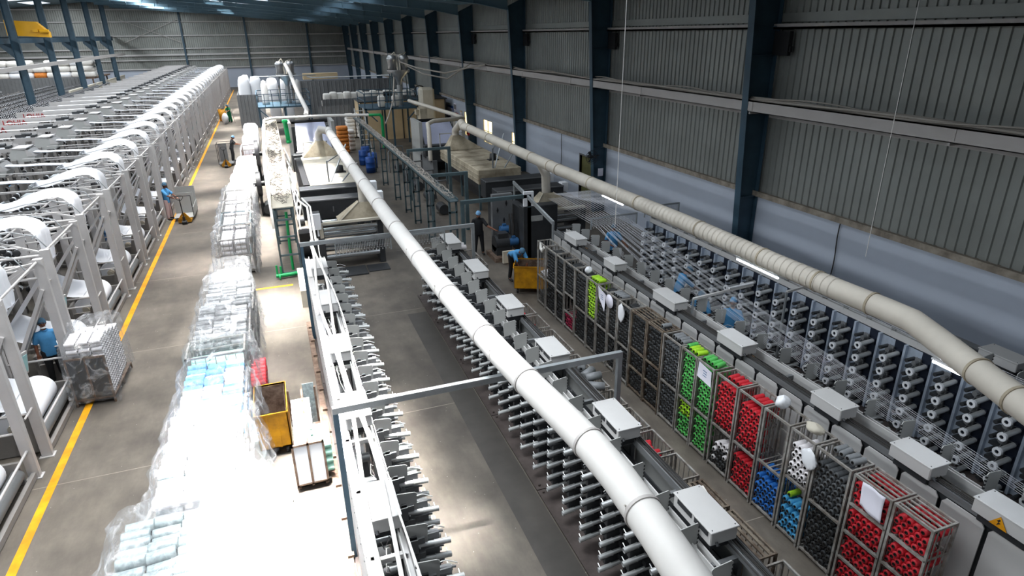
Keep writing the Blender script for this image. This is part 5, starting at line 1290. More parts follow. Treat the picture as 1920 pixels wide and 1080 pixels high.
# inclined white frame at the far left edge
t = thing('inclined_conveyor', 'white inclined frame with steps at the far left edge', 'conveyor'); b = MB()
for y in (60, 62.2): b.bar((-29.5, y, 6.2), (-21.6, y, 2.6), .14, .3)
b.build('side_rails', 'loom_grey', t); b = MB()
for k in range(9): u = k/8; b.box(-29.5+7.9*u-.2, 60.1, 6.2-3.6*u, -29.5+7.9*u+.2, 62.1, 6.28-3.6*u)
b.build('steps', 'white_plastic', t); b = MB(); b.box(-22.2, 60, 0, -22, 60.2, 2.7); b.box(-29.4, 60, 0, -29.2, 60.2, 6); b.box(-22.2, 62, 0, -22, 62.2, 2.7); b.box(-29.4, 62, 0, -29.2, 62.2, 6); b.build('leg', 'loom_grey', t)
# partition and bale store behind the left columns
b = MB(); corrugated(b, 99.0, -44, -21.6, 0, 3.1, .4, .05, -1, 'x'); b.box(-44, 99.02, 3.05, -21.6, 99.2, 3.2); tag(b.build('metal_screen', 'mid_grey'), 'grey corrugated metal screen under the white bales at the left', 'screen')
b = MB(); b.box(-46, 99.3, 2.9, -20.6, 109, 3.05)
for x in (-44, -38, -32, -26, -21): b.box(x, 99.5, 0, x+.15, 99.65, 3); b.box(x, 108, 0, x+.15, 108.15, 3)
tag(b.build('storage_deck', 'rust_steel'), 'raised steel deck carrying the white bales at the left', 'deck')
n = 0
for i in range(17):
    for l in range(3):
        if rnd.random() < .12 and l == 2: continue
        x = -43.5+1.35*i; bale('white_bale', 'white cloth bale stacked on the raised deck, %s layer' % ['bottom', 'middle', 'top'][l], x, 99.6, x+1.4, 101.2, 3.06+.72*l, 3.8+.72*l, ['sack', 'sack', 'white_plastic', 'orange' if (i == 12 and l == 0) else 'sack'][rnd.randrange(4)], 'bale', 'white bales on the deck, %s layer' % ['bottom', 'middle', 'top'][l], n); n += 1
for i in range(5):
    b = MB(); b.box(-20.2, 84+6.6*i, 0, -20.05, 89.5+6.6*i, 2.4); b.box(-20.25, 84+6.6*i, 2.4, -20.0, 89.5+6.6*i, 2.5)
    tag(b.build('low_screen', 'cream'), 'pale low screen between the left columns, %s from the camera' % ORD[i], 'screen', 'pale screens between the columns')
# ---------------------------------------------------------------- tape lines at the far end of the winders
def line(x0, dy, nm, hood_x, sheet_x=None, dirty=False):
    W = 2.0 if not dirty else 2.1; x1 = x0+W
    top = 'cream_dirty' if dirty else 'cream'
    # take-off stand with rollers
    t = thing('roller_stand', '%s stand of chrome rollers at the end of the winding machines' % nm, 'machine'); y0 = 22.5+dy; 
    b = MB(); b.box(x0-.32, y0-.3, 0, x0+.02, y0+1.4, 1.75); b.build('side_housing', 'dark_grey', t)
    b = MB(); b.box(x1-.1, y0-.2, 0, x1+.1, y0+1.3, 1.6); b.build('side_housing', 'dark_grey', t)
    for (yy, z, r) in ((y0-.12, 1.42, .08), (y0+.1, 1.18, .13), (y0-.15, .92, .09), (y0+.1, .7, .14), (y0-.15, .42, .1), (y0+.9, 1.4, .12), (y0+.9, 1.0, .15)): MB().tube((x0, yy, z), (x1-.1, yy, z), r, 22).build('roller', 'chrome', t)
    b = MB(); b.box(x0-.1, y0-.35, 1.66, x1, y0-.2, 1.74); b.box(x0-.12, y0-.37, 1.2, x0, y0-.2, 1.74); b.build('nip_guard', 'cream', t)
    b = MB(); b.box(x0-.38, y0-.45, 1.55, x0-.05, y0-.35, 2.1); b.box(x0-.2, y0-.4, 1.3, x0-.14, y0-.36, 1.6); b.build('control_panel', 'white_plastic', t)
    # floor mat in front
    b = MB(); b.box(x0-.05, y0-1.3, 0, x0+1.3, y0-.4, .05); b.box(x0+1.35, y0-1.1, 0, x1+.1, y0-.4, .03); tag(b.build('floor_mat', 'dark_grey'), 'dark steel floor cover in front of the %s roller stand' % nm, 'floor cover')
    # suction hood
    hx = hood_x; t = thing('suction_hood', 'beige sheet metal suction hood over the %s roller stand' % nm, 'hood'); b = MB()
    hs = .45 if not dirty else 0; lo = [(x0+.15+hs, y0+.1, 1.62), (x1-.05+hs*.8, y0+.1, 1.62), (x1-.05+hs*.8, y0+.85, 1.62), (x0+.15+hs, y0+.85, 1.62)]; hi = [(hx-.2, y0+.3, 2.2), (hx+.2, y0+.3, 2.2), (hx+.2, y0+.65, 2.2), (hx-.2, y0+.65, 2.2)]
    b.add(lo+hi, [(i, (i+1) % 4, 4+(i+1) % 4, 4+i) for i in range(4)]); b.box(x0+.13+hs, y0+.08, 1.56, x1-.03+hs*.8, y0+.87, 1.63); b.build('hood', 'cream_dirty', t)
    b = MB(); b.path([(hx, y0+.48, 2.18), (hx, y0+.45, 2.7), (hx-.1, y0+.3, 3.15)] if not dirty else [(hx, y0+.48, 2.18), (hx-.1, y0+.3, 2.9), (hx-.6, y0-.3, 3.55)], .17, 18); b.build('riser_duct', 'duct', t)
    b = MB(); b.bar((x0+.2+hs, y0+.09, 1.64), (hx-.2, y0+.29, 2.22), .03); b.bar((x1-.1+hs*.8, y0+.09, 1.64), (hx+.2, y0+.29, 2.22), .03); b.build('edge_trim', 'cream', t)
    # dark guard boxes
    for i, (yy, z) in enumerate(((y0+2.6, 1.95), (y0+4.1, 2.05))):
        b = MB(); b.bevbox(x0-.5, yy-.35, z-.75, x1+.3, yy+.35, z, .02); b.box(x0-.2, yy-.3, 0, x0, yy+.3, z-.7); b.box(x1-.2, yy-.3, 0, x1, yy+.3, z-.7); o = tag(b.build('roller_guard', 'dark_grey'), 'dark guard box across the %s line, %s from the camera' % (nm, ORD[i]), 'machine')
        b = MB(); b.box(x0-.5, yy-.38, z-.05, x1+.3, yy-.35, z); b.box(x0+.6, yy-.37, z-.5, x0+.64, yy-.35, z-.3); b.box(x0+1.1, yy-.37, z-.55, x0+1.2, yy-.35, z-.4); b.build('edge_trim', 'mid_grey', o)
        b = MB(); b.box(x1+.32, yy-.15, z-.3, x1+.6, yy+.2, z+.05); b.build('switch_box', 'white_plastic', o)
    # oven
    ya, yb = 27.4+dy*.0, 34.4; t = thing('heating_oven', 'long %s oven with a flat %s top' % (nm, 'stained cream' if dirty else 'bright white'), 'oven'); z0, z1 = 1.35, 2.0
    b = MB(); b.bevbox(x0, ya, z0, x1, yb, z1, .03); b.build('oven_body', top, t)
    b = MB()
    for k in range(1, 6): yy = ya+(yb-ya)*k/6; b.box(x0+.01, yy-.008, z1, x1-.01, yy+.008, z1+.006)
    b.build('panel_seams', 'rust_steel' if dirty else 'mid_grey', t)
    b = MB(); b.box(x0-.02, ya-.01, z0+.2, x1+.02, yb+.01, z0+.215); b.box(x0-.02, ya-.01, z0+.42, x1+.02, yb+.01, z0+.43); b.build('side_ribs', 'cream_dirty', t)
    b = MB(); b.box(x0-.28, ya+.1, .2, x0-.02, yb-.2, 1.98) if not dirty else b.box(x0+.2, ya+.3, .6, x0+.25, yb-.2, 1.35)
    b.build('side_cover', 'black', t)
    b = MB()
    for yy in (ya+.4, (ya+yb)/2, yb-.5):
        for xx in (x0+.15, x1-.2): b.box(xx, yy, 0, xx+.1, yy+.1, z0)
    b.build('leg', 'teal_frame', t)
    b = MB(); b.lathe([(0, .0001), (0, .16), (.08, .17), (.3, .15), (.34, .0001)], (x0+1.45, ya+2.2, z1), 'z', 16); b.box(x0+1.2, ya+2, z1, x0+1.7, ya+2.4, z1+.03); b.build('fan_motor', 'black', t)
    b = MB(); b.box(x0+.75, ya+.2, z1, x0+.81, ya+.26, 2.9); b.bar((x0+.78, ya+.23, 2.85), (x0+1.5, ya+1.6, 2.95), .04); b.bar((x0+.85, ya+.2, z1), (x0+1.75, ya+1.4, 3.35), .045); b.bar((x0+1.3, ya+.1, z1), (x0+2.1, ya+.9, 2.6), .045); b.build('duct_brace', 'galv', t)
    # second roller unit and hood behind the oven
    ys = 35.2; t = thing('roller_stand', '%s roller stand behind the oven' % nm, 'machine')
    for i, yy in enumerate((ys+.2, ys+1.6)):
        b = MB(); b.bevbox(x0-.3, yy, 1.0, x1+.1, yy+.6, 1.7, .02); b.build('roller_guard', 'dark_grey', t)
    b = MB(); b.box(x0-.25, ys, 0, x0, ys+3, 1.1); b.box(x1-.2, ys, 0, x1, ys+3, 1.1); b.build('side_housing', 'mid_grey', t)
    MB().tube((x0, ys+1.1, 1.45), (x1, ys+1.1, 1.45), .14, 18).build('roller', 'chrome', t)
    b = MB(); b.box(x0+.2, ys, 1.7, x0+.25, ys+.05, 2.6); b.box(x1-.6, ys, 1.7, x1-.55, ys+.05, 2.6); b.box(x0+.2, ys, 2.55, x1-.55, ys+.05, 2.6); b.bar((x0+.25, ys, 1.75), (x1-.6, ys, 2.5), .04); b.build('hood_frame', 'box_grey', t)
    t = thing('suction_hood', 'beige suction hood behind the %s oven' % nm, 'hood'); b = MB(); y_ = 31.9 if not dirty else 33.4
    hx2 = hood_x-(.55 if not dirty else .2); zc_ = z1 if False else 2.02
    lo = [(x0+.1, y_-.5+(2.6 if not dirty else 0), zc_), (x1-.1, y_-.5+(2.6 if not dirty else 0), zc_), (x1-.1, y_+.5+(2.6 if not dirty else 0), zc_), (x0+.1, y_+.5+(2.6 if not dirty else 0), zc_)]
    cy = lo[0][1]+.5; hi = [(hx2-.2, cy-.2, 2.75), (hx2+.2, cy-.2, 2.75), (hx2+.2, cy+.2, 2.75), (hx2-.2, cy+.2, 2.75)]
    b.add(lo+hi, [(i, (i+1) % 4, 4+(i+1) % 4, 4+i) for i in range(4)]); b.box(x0+.1, cy-.5, 1.96, x1-.1, cy+.5, 2.03) if not dirty else None; b.build('hood', 'cream_dirty', t)
    if dirty: b = MB(); b.path([(hx2, cy, 2.73), (hx2, cy, 3.0), (hx2-.05, cy-1.4, 3.55), (8.74, 30.3, 3.58)], .19, 16); b.build('riser_duct', 'duct', t)
    else: b = MB(); b.path([(hx2, cy, 2.73), (hx2, cy, 3.1), (hx2-.05, cy-1.5, 3.5), (2.6, 33.6, 3.33)], .18, 16); b.build('riser_duct', 'duct_white', t)
    # film web from the die
    t = thing('film_web', 'wide pale blue plastic film web running down to the %s line' % nm, 'film'); b = MB(); y_ = 42.5 if not dirty else 39.5
    b.add([(x0+.1, y_-1.2, 1.1), (x1+.2, y_-1.2, 1.1), (x1, y_+.6, 2.7), (x0+.2, y_+.6, 2.7)], [(0, 1, 2, 3)]); o = b.build('film_sheet', 'film_blue', t); o.modifiers.new('s', 'SOLIDIFY').thickness = .01
    for z, yy in ((2.72, y_+.65), (1.05, y_-1.25)): MB().tube((x0, yy, z), (x1+.2, yy, z), .12, 16).build('roller', 'black_gloss', t)
    b = MB(); b.box(x0-.3, y_-1.4, 0, x0-.1, y_+1, 2.9); b.box(x1+.25, y_-1.4, 0, x1+.45, y_+1, 2.9); b.box(x0-.1, y_+.8, 0, x1+.3, y_+1.0, 2.4); b.build('side_frame', 'machine_grey', t)
    b = MB(); b.box(x0-.3, y_-1.5, 0, x1+.4, y_-1.3, 1.0); b.build('tank', 'dark_grey', t)
line(1.15, 0, 'sunlit', 2.72)
line(8.5, -1.4, 'shaded', 9.35, dirty=True)
# shaded line front: dark cabinet, tall flecked side plate
t = thing('control_cabinet', 'dark control cabinet behind the leaning worker and the yellow bin', 'cabinet'); b = MB(); b.bevbox(8.0, 20.5, 0, 9.35, 20.95, 2.0, .02); b.build('cabinet_body', 'dark_grey', t); b = MB(); b.box(8.3, 20.48, 1.45, 8.75, 20.5, 1.65); b.box(8.4, 20.47, 1.45, 8.62, 20.48, 1.52); b.build('handle_plate', 'machine_grey', t)
b = MB(); b.box(8.02, 20.5, 2.02, 8.4, 20.6, 2.55); tag(b.build('white_box', 'white_plastic'), 'white box standing on the dark control cabinet', 'box')
t = thing('gear_unit', 'tall grey side plate with black slots behind the man in black', 'machine'); b = MB(); b.box(7.3, 21.9, 0, 8.1, 22.1, 2.2); b.build('side_plate', 'mid_grey', t); b = MB()
for (x, z) in ((7.5, 1.6), (7.75, 1.2), (7.55, .9), (7.85, 1.85)): b.poly([(x, 21.89, z-.12), (x+.04, 21.89, z), (x, 21.89, z+.12), (x-.04, 21.89, z)], .005, (0, -1, 0))
b.build('slots', 'black', t)
t = thing('motor_set', 'dark gearbox with two blue motors on a floor plinth beside the man in black', 'motor'); b = MB(); b.box(6.95, 20.6, 0, 8.0, 21.7, .16); b.build('plinth', 'rust_steel', t)
b = MB(); b.tube((7.1, 21.2, .55), (7.7, 21.2, .55), .3, 18); b.box(7.1, 20.9, .16, 7.7, 21.5, .45); b.box(7.2, 21.0, .75, 7.6, 21.4, .95); b.build('gearbox', 'dark_grey', t)
for (x, y, z) in ((7.6, 21.5, .95), (7.78, 21.0, .6)): b = MB(); b.tube((x-.15, y, z), (x+.17, y, z), .15, 16); b.tube((x+.17, y, z), (x+.2, y, z), .12, 12); b.box(x-.05, y-.05, z+.12, x+.08, y+.05, z+.22); b.build('motor', 'motor_blue', t)
b = MB(); b.box(7.15, 20.35, .03, 7.6, 20.45, .48); tag(b.build('loose_panel', 'cream'), 'cream panel leaning against the motor plinth', 'panel')
b = MB(); b.path([(7.85, 21.6, 1.5), (7.8, 21.4, 1.2), (7.75, 21.3, .8)], .03, 6); b.path([(7.95, 21.6, 1.5), (7.95, 21.4, 1.1), (7.85, 21.2, .7)], .03, 6); tag(b.build('black_hose', 'cable_dark'), 'pair of black hoses dropping to the blue motor', 'hose')
# long inclined rail with yarn guide near winder 3
t = thing('yarn_rail', 'galvanised rail sloping from the shaded line to the racks', 'rail'); b = MB(); b.bar((8.45, 22.7, 2.42), (7.75, 17.3, 2.3), .07, .12); b.box(7.72, 17.3, 0, 7.78, 17.36, 2.3); b.box(8.42, 22.6, 0, 8.48, 22.66, 2.35); b.build('rail_body', 'galv', t)
# cable trays on portal legs
def tray(lb, x, w, y0, y1, z, m, legs, mess, dens):
    t = thing('cable_tray', lb, 'cable tray'); b = MB(); b.box(x, y0, z, x+w, y1, z+.03); b.box(x, y0, z, x+.02, y1, z+.12); b.box(x+w-.02, y0, z, x+w, y1, z+.12); b.build('tray_body', m, t)
    k = 0
    for y in legs:
        b = MB()
        for xx in (x+.02, x+w-.08): b.box(xx, y, 0, xx+.06, y+.08, z)
        for zz in (.1, .75, 1.4, 2.0): b.box(x+.02, y, zz, x+w-.02, y+.06, zz+.06)
        b.build('leg', 'teal_frame', t)
    b = MB(); r = random.Random(5)
    for q in range(dens):
        yy = y0+r.random()*(y1-y0-3.2); xx = x+.05+r.random()*(w-.1); pts = []
        for j in range(11): pts.append((min(x+w-.03, max(x+.03, xx)), yy, z+.06+r.random()*.12)); yy += r.uniform(.05, .32); xx += r.uniform(-.14, .14)
        b.path(pts, r.choice((.006, .008, .012)), 5)
    o = tag(b.build('cable_pile', mess), 'tangled cables lying in the %s' % ('sunlit cable tray' if 'sunlit' in lb else 'shaded cable tray'), 'cables', kind='stuff')
tray('wide sunlit cable tray on ladder legs beside the wrapped goods', -.42, .72, 22.0, 48, 2.45, 'cream', [22.02, 26, 30, 34, 38, 42, 46], 'cable_mess', 190)
tray('narrow shaded cable tray on green ladder legs between the two lines', 5.3, .34, 20.6, 46, 2.42, 'teal_frame', [20.7, 24.2, 26.8, 28.8, 31.4, 35, 39, 43], 'cable', 190)
b = MB(); b.box(-.65, 22.0, 0, -.35, 27, .05) if 0 else b.path([(-.02, 22.3, .15), (-.02, 22.3, 1.0), (.02, 22.4, 2.2)], .05, 10); b.path([(-.6, 21.9, .12), (-.1, 21.9, .12), (.2, 22.0, .12)], .07, 10); b.tube((-.55, 21.9, .1), (-.55, 21.9, .5), .035, 8); b.tube((-.42, 21.9, .1), (-.42, 21.9, .45), .035, 8); b.lathe([(0, .0001), (0, .1), (.05, .1), (.05, .0001)], (-.5, 21.75, .12), 'x', 12)
tag(b.build('green_pipework', 'green_pipe'), 'green water pipes at the foot of the sunlit cable tray', 'pipe')
b = MB(); b.tube((.72, 40, 3.25), (.78, 40, 1.9), .13, 14); b.tube((.72, 40, 3.1), (.72, 40, 3.2), .17, 14); b.tube((.78, 40, 1.95), (.78, 40, 2.05), .17, 14); tag(b.build('green_pipework', 'green_pipe'), 'thick green pipe hanging beside the sunlit cable tray', 'pipe')
b = MB(); b.path([(6.35, 40, 1.2), (6.35, 40, 3.1), (6.25, 40, 3.25), (5.6, 40.1, 3.25)], .09, 12); tag(b.build('green_pipework', 'green_pipe'), 'green elbow pipe joining the long grey duct above the shaded tray', 'pipe')
b = MB(); b.path([(5.6, 40.2, 3.25), (3, 41, 3.25), (0, 41.5, 3.2), (-.4, 41.5, 3.1), (-.52, 41.3, 2.7), (-.54, 38, 2.6), (-.54, 29, 2.58), (-.54, 28.6, 2.4), (-.54, 28.5, 0)], .085, 12); tag(b.build('grey_duct', 'duct_white'), 'pale duct crossing above both lines and turning down along the sunlit tray', 'duct')
b = MB(); b.path([(2.0, 41.2, 3.3), (2.2, 43.5, 3.4), (1.9, 47, 4.3), (1.9, 55, 5.0), (1.7, 58, 5.6)], .14, 14); tag(b.build('grey_duct', 'duct_white'), 'pale riser pipe climbing to the far hopper', 'duct')
b = MB(); b.path([(8.05, 34.9, 1.2), (8.05, 34.9, 2.9), (8.1, 35.3, 3.15), (8.6, 36, 3.2), (10.5, 36.5, 3.2), (10.4, 38, 3.25), (8.9, 44, 3.6)], .12, 14); b.tube((9.9, 36.3, 3.1), (9.9, 36.3, 2.0), .05, 8)
tag(b.build('grey_duct', 'duct'), 'beige bent pipe standing at the corner of the shaded oven', 'duct')
# green/teal frames across the shaded line
for i, (xa, xb, y, z) in enumerate(((5.7, 8.3, 20.5, 2.45), (5.7, 7.3, 25.0, 2.5), (6.0, 8.2, 31, 2.55))):
    b = MB(); b.box(xa, y, z-.12, xb, y+.14, z); b.box(xa, y, 0, xa+.12, y+.12, z-.12); b.box(xb-.14, y, 0, xb, y+.14, z-.12); tag(b.build('pipe_bridge', 'teal_frame'), 'teal steel gantry beside the shaded line, %s from the camera' % ORD[i], 'gantry')
b = MB(); r = random.Random(3)
for k in range(5):
    y = 28+2.6*k; t = thing('pump', 'dark pump with bent pipe beside the shaded oven, %s from the camera' % ORD[k], 'pump', (0, 0, 0), 0, 'pumps by the shaded oven')
    MB().path([(6.3, y, 0), (6.3, y, 1.2), (6.6, y+.2, 1.5), (7.2, y+.2, 1.5), (7.3, y+.3, 0)], .05, 8).build('pipe', 'mid_grey', t); MB().tube((6.9, y-.3, .25), (6.9, y+.4, .25), .24, 14).build('pump_body', 'dark_grey', t)
for i, (x, y) in enumerate(((6.2, 41.5), (6.55, 43.0), (6.6, 40.3), (6.25, 38.9))):
    b = MB(); b.lathe([(0, .0001), (0, .28), (.3, .285), (.31, .295), (.33, .285), (.6, .285), (.61, .295), (.63, .285), (.9, .28), (.92, .26), (.92, .0001)], (x-1.0, y, .02), 'z', 20); tag(b.build('blue_drum', 'drum_blue'), 'blue plastic drum beside the shaded cable tray, %s' % ['third from the camera', 'farthest', 'second from the camera', 'nearest'][i], 'drum')
# extruder platforms with hoppers
def platform(lb, x0, y0, x1, y1, z, cx, cy, top_m, htop):
    t = thing('extruder_platform', lb, 'platform'); b = MB(); b.box(x0, y0, z-.12, x1, y1, z)
    b.build('deck', 'blue_steel', t); b = MB()
    for x in (x0, (x0+x1)/2, x1-.1):
        for y in (y0, y1-.1): b.box(x, y, 0, x+.12, y+.12, z)
    b.bar((x0, y0, z-.1), (x0+.8, y0, z-.9), .08); b.bar((x1, y0, z-.1), (x1-.8, y0, z-.9), .08); b.build('leg', 'blue_steel', t)
    b = MB()
    for zz in (z+.5, z+1.0):
        for (a, c) in (((x0, y0), (x1, y0)), ((x0, y1), (x1, y1)), ((x0, y0), (x0, y1)), ((x1, y0), (x1, y1))): b.bar((*a, zz), (*c, zz), .05)
    n = 7
    for k in range(n+1): x = x0+(x1-x0)*k/n; b.bar((x, y0, z), (x, y0, z+1.02), .045); b.bar((x, y1, z), (x, y1, z+1.02), .045)
    b.build('guard_rail', 'blue_steel', t)
    h = thing('feed_hopper', 'twin vacuum loaders over a conical hopper on the %s' % ('far platform' if htop > 6 else 'shaded platform'), 'hopper'); b = MB()
    b.lathe([(0, .12), (.5, .25), (1.0, .8), (1.15, .82)], (cx, cy, z+1.3), 'z', 20); b.tube((cx, cy, z), (cx, cy, z+1.4), .2, 14); b.build('cone', 'steel', h)
    for dx in (-.42, .42):
        b = MB(); b.lathe([(0, .0001), (0, .2), (.15, .3), (.75, .32), (.8, .36), (.95, .36), (1.1, .25), (1.15, .0001)], (cx+dx, cy, z+2.3), 'z', 18); o = b.build('vacuum_loader', top_m, h)
        b = MB(); b.path([(cx+dx, cy, z+3.4), (cx+dx+.2, cy, z+3.6), (cx+dx*.3, cy, z+3.4), (cx+dx*.2, cy-.3, z+2.4)], .06, 8); b.build('suction_hose', 'cream', o)
    b = MB()
    for sx in (-.7, .7):
        for sy in (-.5, .5): b.bar((cx+sx, cy+sy, z), (cx+sx*.8, cy+sy*.8, z+2.4), .06)
    b.build('hopper_stand', 'teal_frame', h)
    return t
platform('blue steel extruder platform with railings at the far end of the sunlit line', -.9, 57.5, 3.3, 62, 2.35, 1.7, 60, 'steel', 6.5)
platform('dark extruder platform with railings at the far end of the shaded line', 6.2, 46, 9.9, 49.5, 3.0, 9.0, 47.5, 'red_stripe' if 'red_stripe' in M else 'steel', 5.9)
for i, x in enumerate((-.2, 2.6)):
    b = MB(); b.lathe([(0, .0001), (0, .3), (.2, .3), (1.6, .26), (1.9, .15), (2.0, .0001)], (x if i == 0 else 2.5, 59.5, 2.36), 'z', 16); tag(b.build('dryer_cylinder', 'box_grey'), ['grey dryer cylinder at the left of the far platform', 'grey dryer cylinder beside the far hopper'][i], 'dryer')
for i, x in enumerate((7.2, 8.2)):
    bale('pellet_sack', 'white pellet sack standing on the shaded platform, %s from the stairs' % ORD[i], x, 46.3, x+.5, 46.8, 3.0, 3.8, 'sack', 'sack', None, i)
t = thing('steel_stairs', 'steel stairs climbing to the shaded extruder platform', 'stairs'); b = MB()
for x in (5.5, 6.1): b.bar((x, 43.5, .1), (x, 46.4, 3.0), .05, .2)
b.build('stringer', 'machine_grey', t); b = MB()
for k in range(10): b.box(5.5, 43.6+.28*k, .25+.29*k, 6.1, 43.8+.28*k, .28+.29*k)
b.build('steps', 'machine_grey', t)
# round black reel and drums left of the sunlit tray
for i, (x, y, r) in enumerate(((-1.0, 38.5, .75), (-.95, 31.2, .55))):
    b = MB(); b.tube((x-.1, y, r+.9), (x+.1, y, r+.9), r, 24); b.box(x-.06, y-.3, 0, x+.06, y+.3, .95); b.tube((x-.25, y, r+.9), (x+.25, y, r+.9), .12, 12); o = tag(b.build('blower_fan', 'black'), ['large round black blower beside the sunlit cable tray', 'smaller round black blower beside the sunlit cable tray'][i], 'blower')
    b = MB(); b.tube((x+.3, y-.6, .35), (x+.3, y+.3, .35), .25, 14); b.build('motor', 'dark_grey', o)
b = MB()
for k in range(6):
    y = 24.5+2.0*k; t = thing('pump', 'dark pump with hose squeezed between sunlit tray and oven, %s from the camera' % ORD[k], 'pump', (0, 0, 0), 0, 'pumps by the sunlit tray')
    MB().tube((.45, y, .22), (.75, y, .22), .2, 12).build('pump_body', 'dark_grey', t); MB().path([(.5, y, .3), (.45, y+.3, 1.2), (.6, y+.5, 1.8), (.4, y+.7, 2.4)], .03, 6).build('hose', 'cable_white', t)
b = MB(); b.box(.3, 22.6, 0, .8, 23.6, .3); b.tube((.3, 23.2, .55), (.85, 23.2, .55), .28, 16); b.box(.35, 23.0, .8, .75, 23.6, 1.2); tag(b.build('drive_motor', 'black'), 'black motor on a base beside the first roller stand', 'motor')
b = MB(); b.box(.28, 20.3, .12, .72, 20.5, .75) if 0 else b.box(.1, 19.0, 0, .3, 21.2, .55); tag(b.build('low_cabinet', 'cream'), 'low cream cabinet between the green pipes and the sunlit winding machine', 'cabinet')
# rooms, partitions and sacks in the far part of the hall
b = MB(); corrugated(b, 63.5, -2.6, -.9, 0, 2.9, .3, .04, -1, 'x'); b.box(-2.6, 63.52, 0, -2.5, 76, 2.9); b.box(-2.6, 63.55, 2.8, -.9, 63.7, 2.9); tag(b.build('metal_screen', 'mid_grey'), 'grey corrugated screen below the white big bags beside the aisle', 'screen')
for i, (x, y) in enumerate(((-2.4, 64), (-1.4, 64.3), (-2.4, 65.8), (0, 66), (1.2, 66.2))): bale('big_bag', 'tall white big bag beyond the corrugated screen, %s from the aisle' % ORD[i], x, y, x+1.05, y+1.2, .0, 4.4-.3*(i > 2), 'white_plastic', 'bag', None, i)
b = MB(); corrugated(b, 72, 3.3, 14, 0, 3.3, .4, .04, -1, 'x'); b.box(3.3, 72.1, 3.2, 13.9, 72.25, 3.4)
for x in (3.3, 5.9, 8.6, 11.3): b.box(x, 71.9, 0, x+.12, 71.98, 3.4)
tag(b.build('metal_screen', 'mid_grey'), 'long grey corrugated screen farthest across the hall', 'screen')
b = MB(); corrugated(b, 62.5, 4.6, 13.6, 0, 2.3, .4, .04, -1, 'x'); tag(b.build('metal_screen', 'mid_grey'), 'grey corrugated screen in front of the long pile of white sacks', 'screen')
b = MB(); corrugated(b, 55.5, 3.7, 6.3, .4, 2.4, .35, .04, -1, 'x'); b.box(3.6, 55.4, .3, 6.4, 55.45, .42); tag(b.build('metal_screen', 'mid_grey'), 'short grey corrugated screen behind the extruders', 'screen')
n = 0
for i in range(14): bale('white_sack', 'white sack heaped on the long pile behind the corrugated screen', 4.8+.62*i, 63.1+.2*(i % 3), 5.5+.62*i, 64.0+.2*(i % 3), 2.0+.1*(i % 2), 2.75+.1*(i % 2), 'sack', 'sack', 'white sacks on the long pile', i)
b = MB(); b.box(4.7, 63.0, 0, 13.5, 64.4, 2.05); tag(b.build('sack_platform', 'sack'), 'long solid pile of white sacks behind the corrugated screen', 'pile')
for i in range(6):
    for l in range(6): bale('white_sack', 'white sack stacked in the %s column before the beige cabin' % ['left', 'middle', 'right'][i//2], 5.6+.75*(i//2)+.0*i, 53.2+.7*(i % 2), 6.3+.75*(i//2), 53.85+.7*(i % 2), .05+.3*l, .37+.3*l, 'sack', 'sack', 'white sacks in the %s column' % ['left', 'middle', 'right'][i//2], i*7+l)
for l in range(7): bale('orange_sack', 'orange sack in the stack beyond the sunlit oven', 4.15, 46.2, 4.95, 47.1, .02+.26*l, .3+.26*l, 'orange', 'sack', 'orange sacks', l)
for l in range(5): bale('white_sack', 'white sack in the pile right of the orange stack', 5.0, 47.3, 5.5, 48.2, .02+.28*l, .34+.28*l, 'sack', 'sack', 'white sacks right of the orange stack', l)
t = thing('site_cabin', 'beige boarded cabin behind the shaded extruder platform', 'cabin'); b = MB(); b.box(6.6, 51.5, 0, 13.4, 55, 2.9); b.build('cabin_body', 'tan', t); b = MB()
for x in (6.6, 8.2, 9.8, 11.5, 13.3): b.box(x, 51.46, 0, x+.08, 51.5, 2.95)
b.box(6.5, 51.4, 2.9, 13.5, 55.1, 2.98); b.build('edge_strips', 'dark_grey', t)
b = MB(); b.bevbox(10.0, 45.2, 0, 11.0, 46.2, 4.3, .15); tag(b.build('bulk_bin', 'cream'), 'tall cream bulk bin right of the shaded hopper', 'bin')
b = MB(); b.box(8.9, 40.7, 0, 9.35, 41.6, 3.4); b.box(8.7, 41.0, 3.0, 8.9, 41.5, 3.3); tag(b.build('die_tower', 'cream_dirty'), 'tall cream machine tower at the shaded film web', 'machine')
b = MB(); b.path([(3.3, 58, 4.6), (3.6, 57, 4.55), (9, 49, 5.0), (9.2, 48, 5.0)], .05, 6); b.path([(-1, 58, 4.7), (4, 57.9, 4.7)], .04, 6); tag(b.build('conveying_pipe', 'galv'), 'thin pipe running between the two hoppers', 'pipe')
for i, (pts) in enumerate(([(9.0, 47.5, 6.0), (10, 46, 5.6), (11.5, 44, 5.3), (12.6, 42, 5.7), (13.1, 40, 5.95)], [(9.4, 47.5, 5.8), (10.4, 46, 5.2), (11.8, 44.5, 4.9), (13.0, 43, 5.9)], [(8.6, 47.2, 5), (8.2, 46, 3.5), (7.6, 45, 2.5), (7.2, 44, 2.2)])):
    b = MB(); b.path(pts, .05, 8); tag(b.build('flexible_hose', 'cable'), ['grey hose looping from the shaded hopper up to the service beam', 'second grey hose sagging from the shaded hopper to the service beam', 'grey hose dropping from the shaded hopper to the extruder'][i], 'hose')
b = MB(); b.tube((9.4, 57.3, 3.0), (10.2, 57.3, 3.0), .2, 10); b.path([(11.2+.45*math.cos(a*.5), 50.9, 3.6+.45*math.sin(a*.5)) for a in range(13)], .04, 8); tag(b.build('hose_coil', 'black'), 'black hose coiled above the beige cabin roof', 'hose')
b = MB(); b.box(2.6, 69.5, 3.2, 5.2, 70, 3.9) if 0 else b.box(3.8, 74, 3.4, 7.4, 75, 4.0); tag(b.build('roof_unit', 'tan'), 'tan box on top of the farthest screen', 'box')
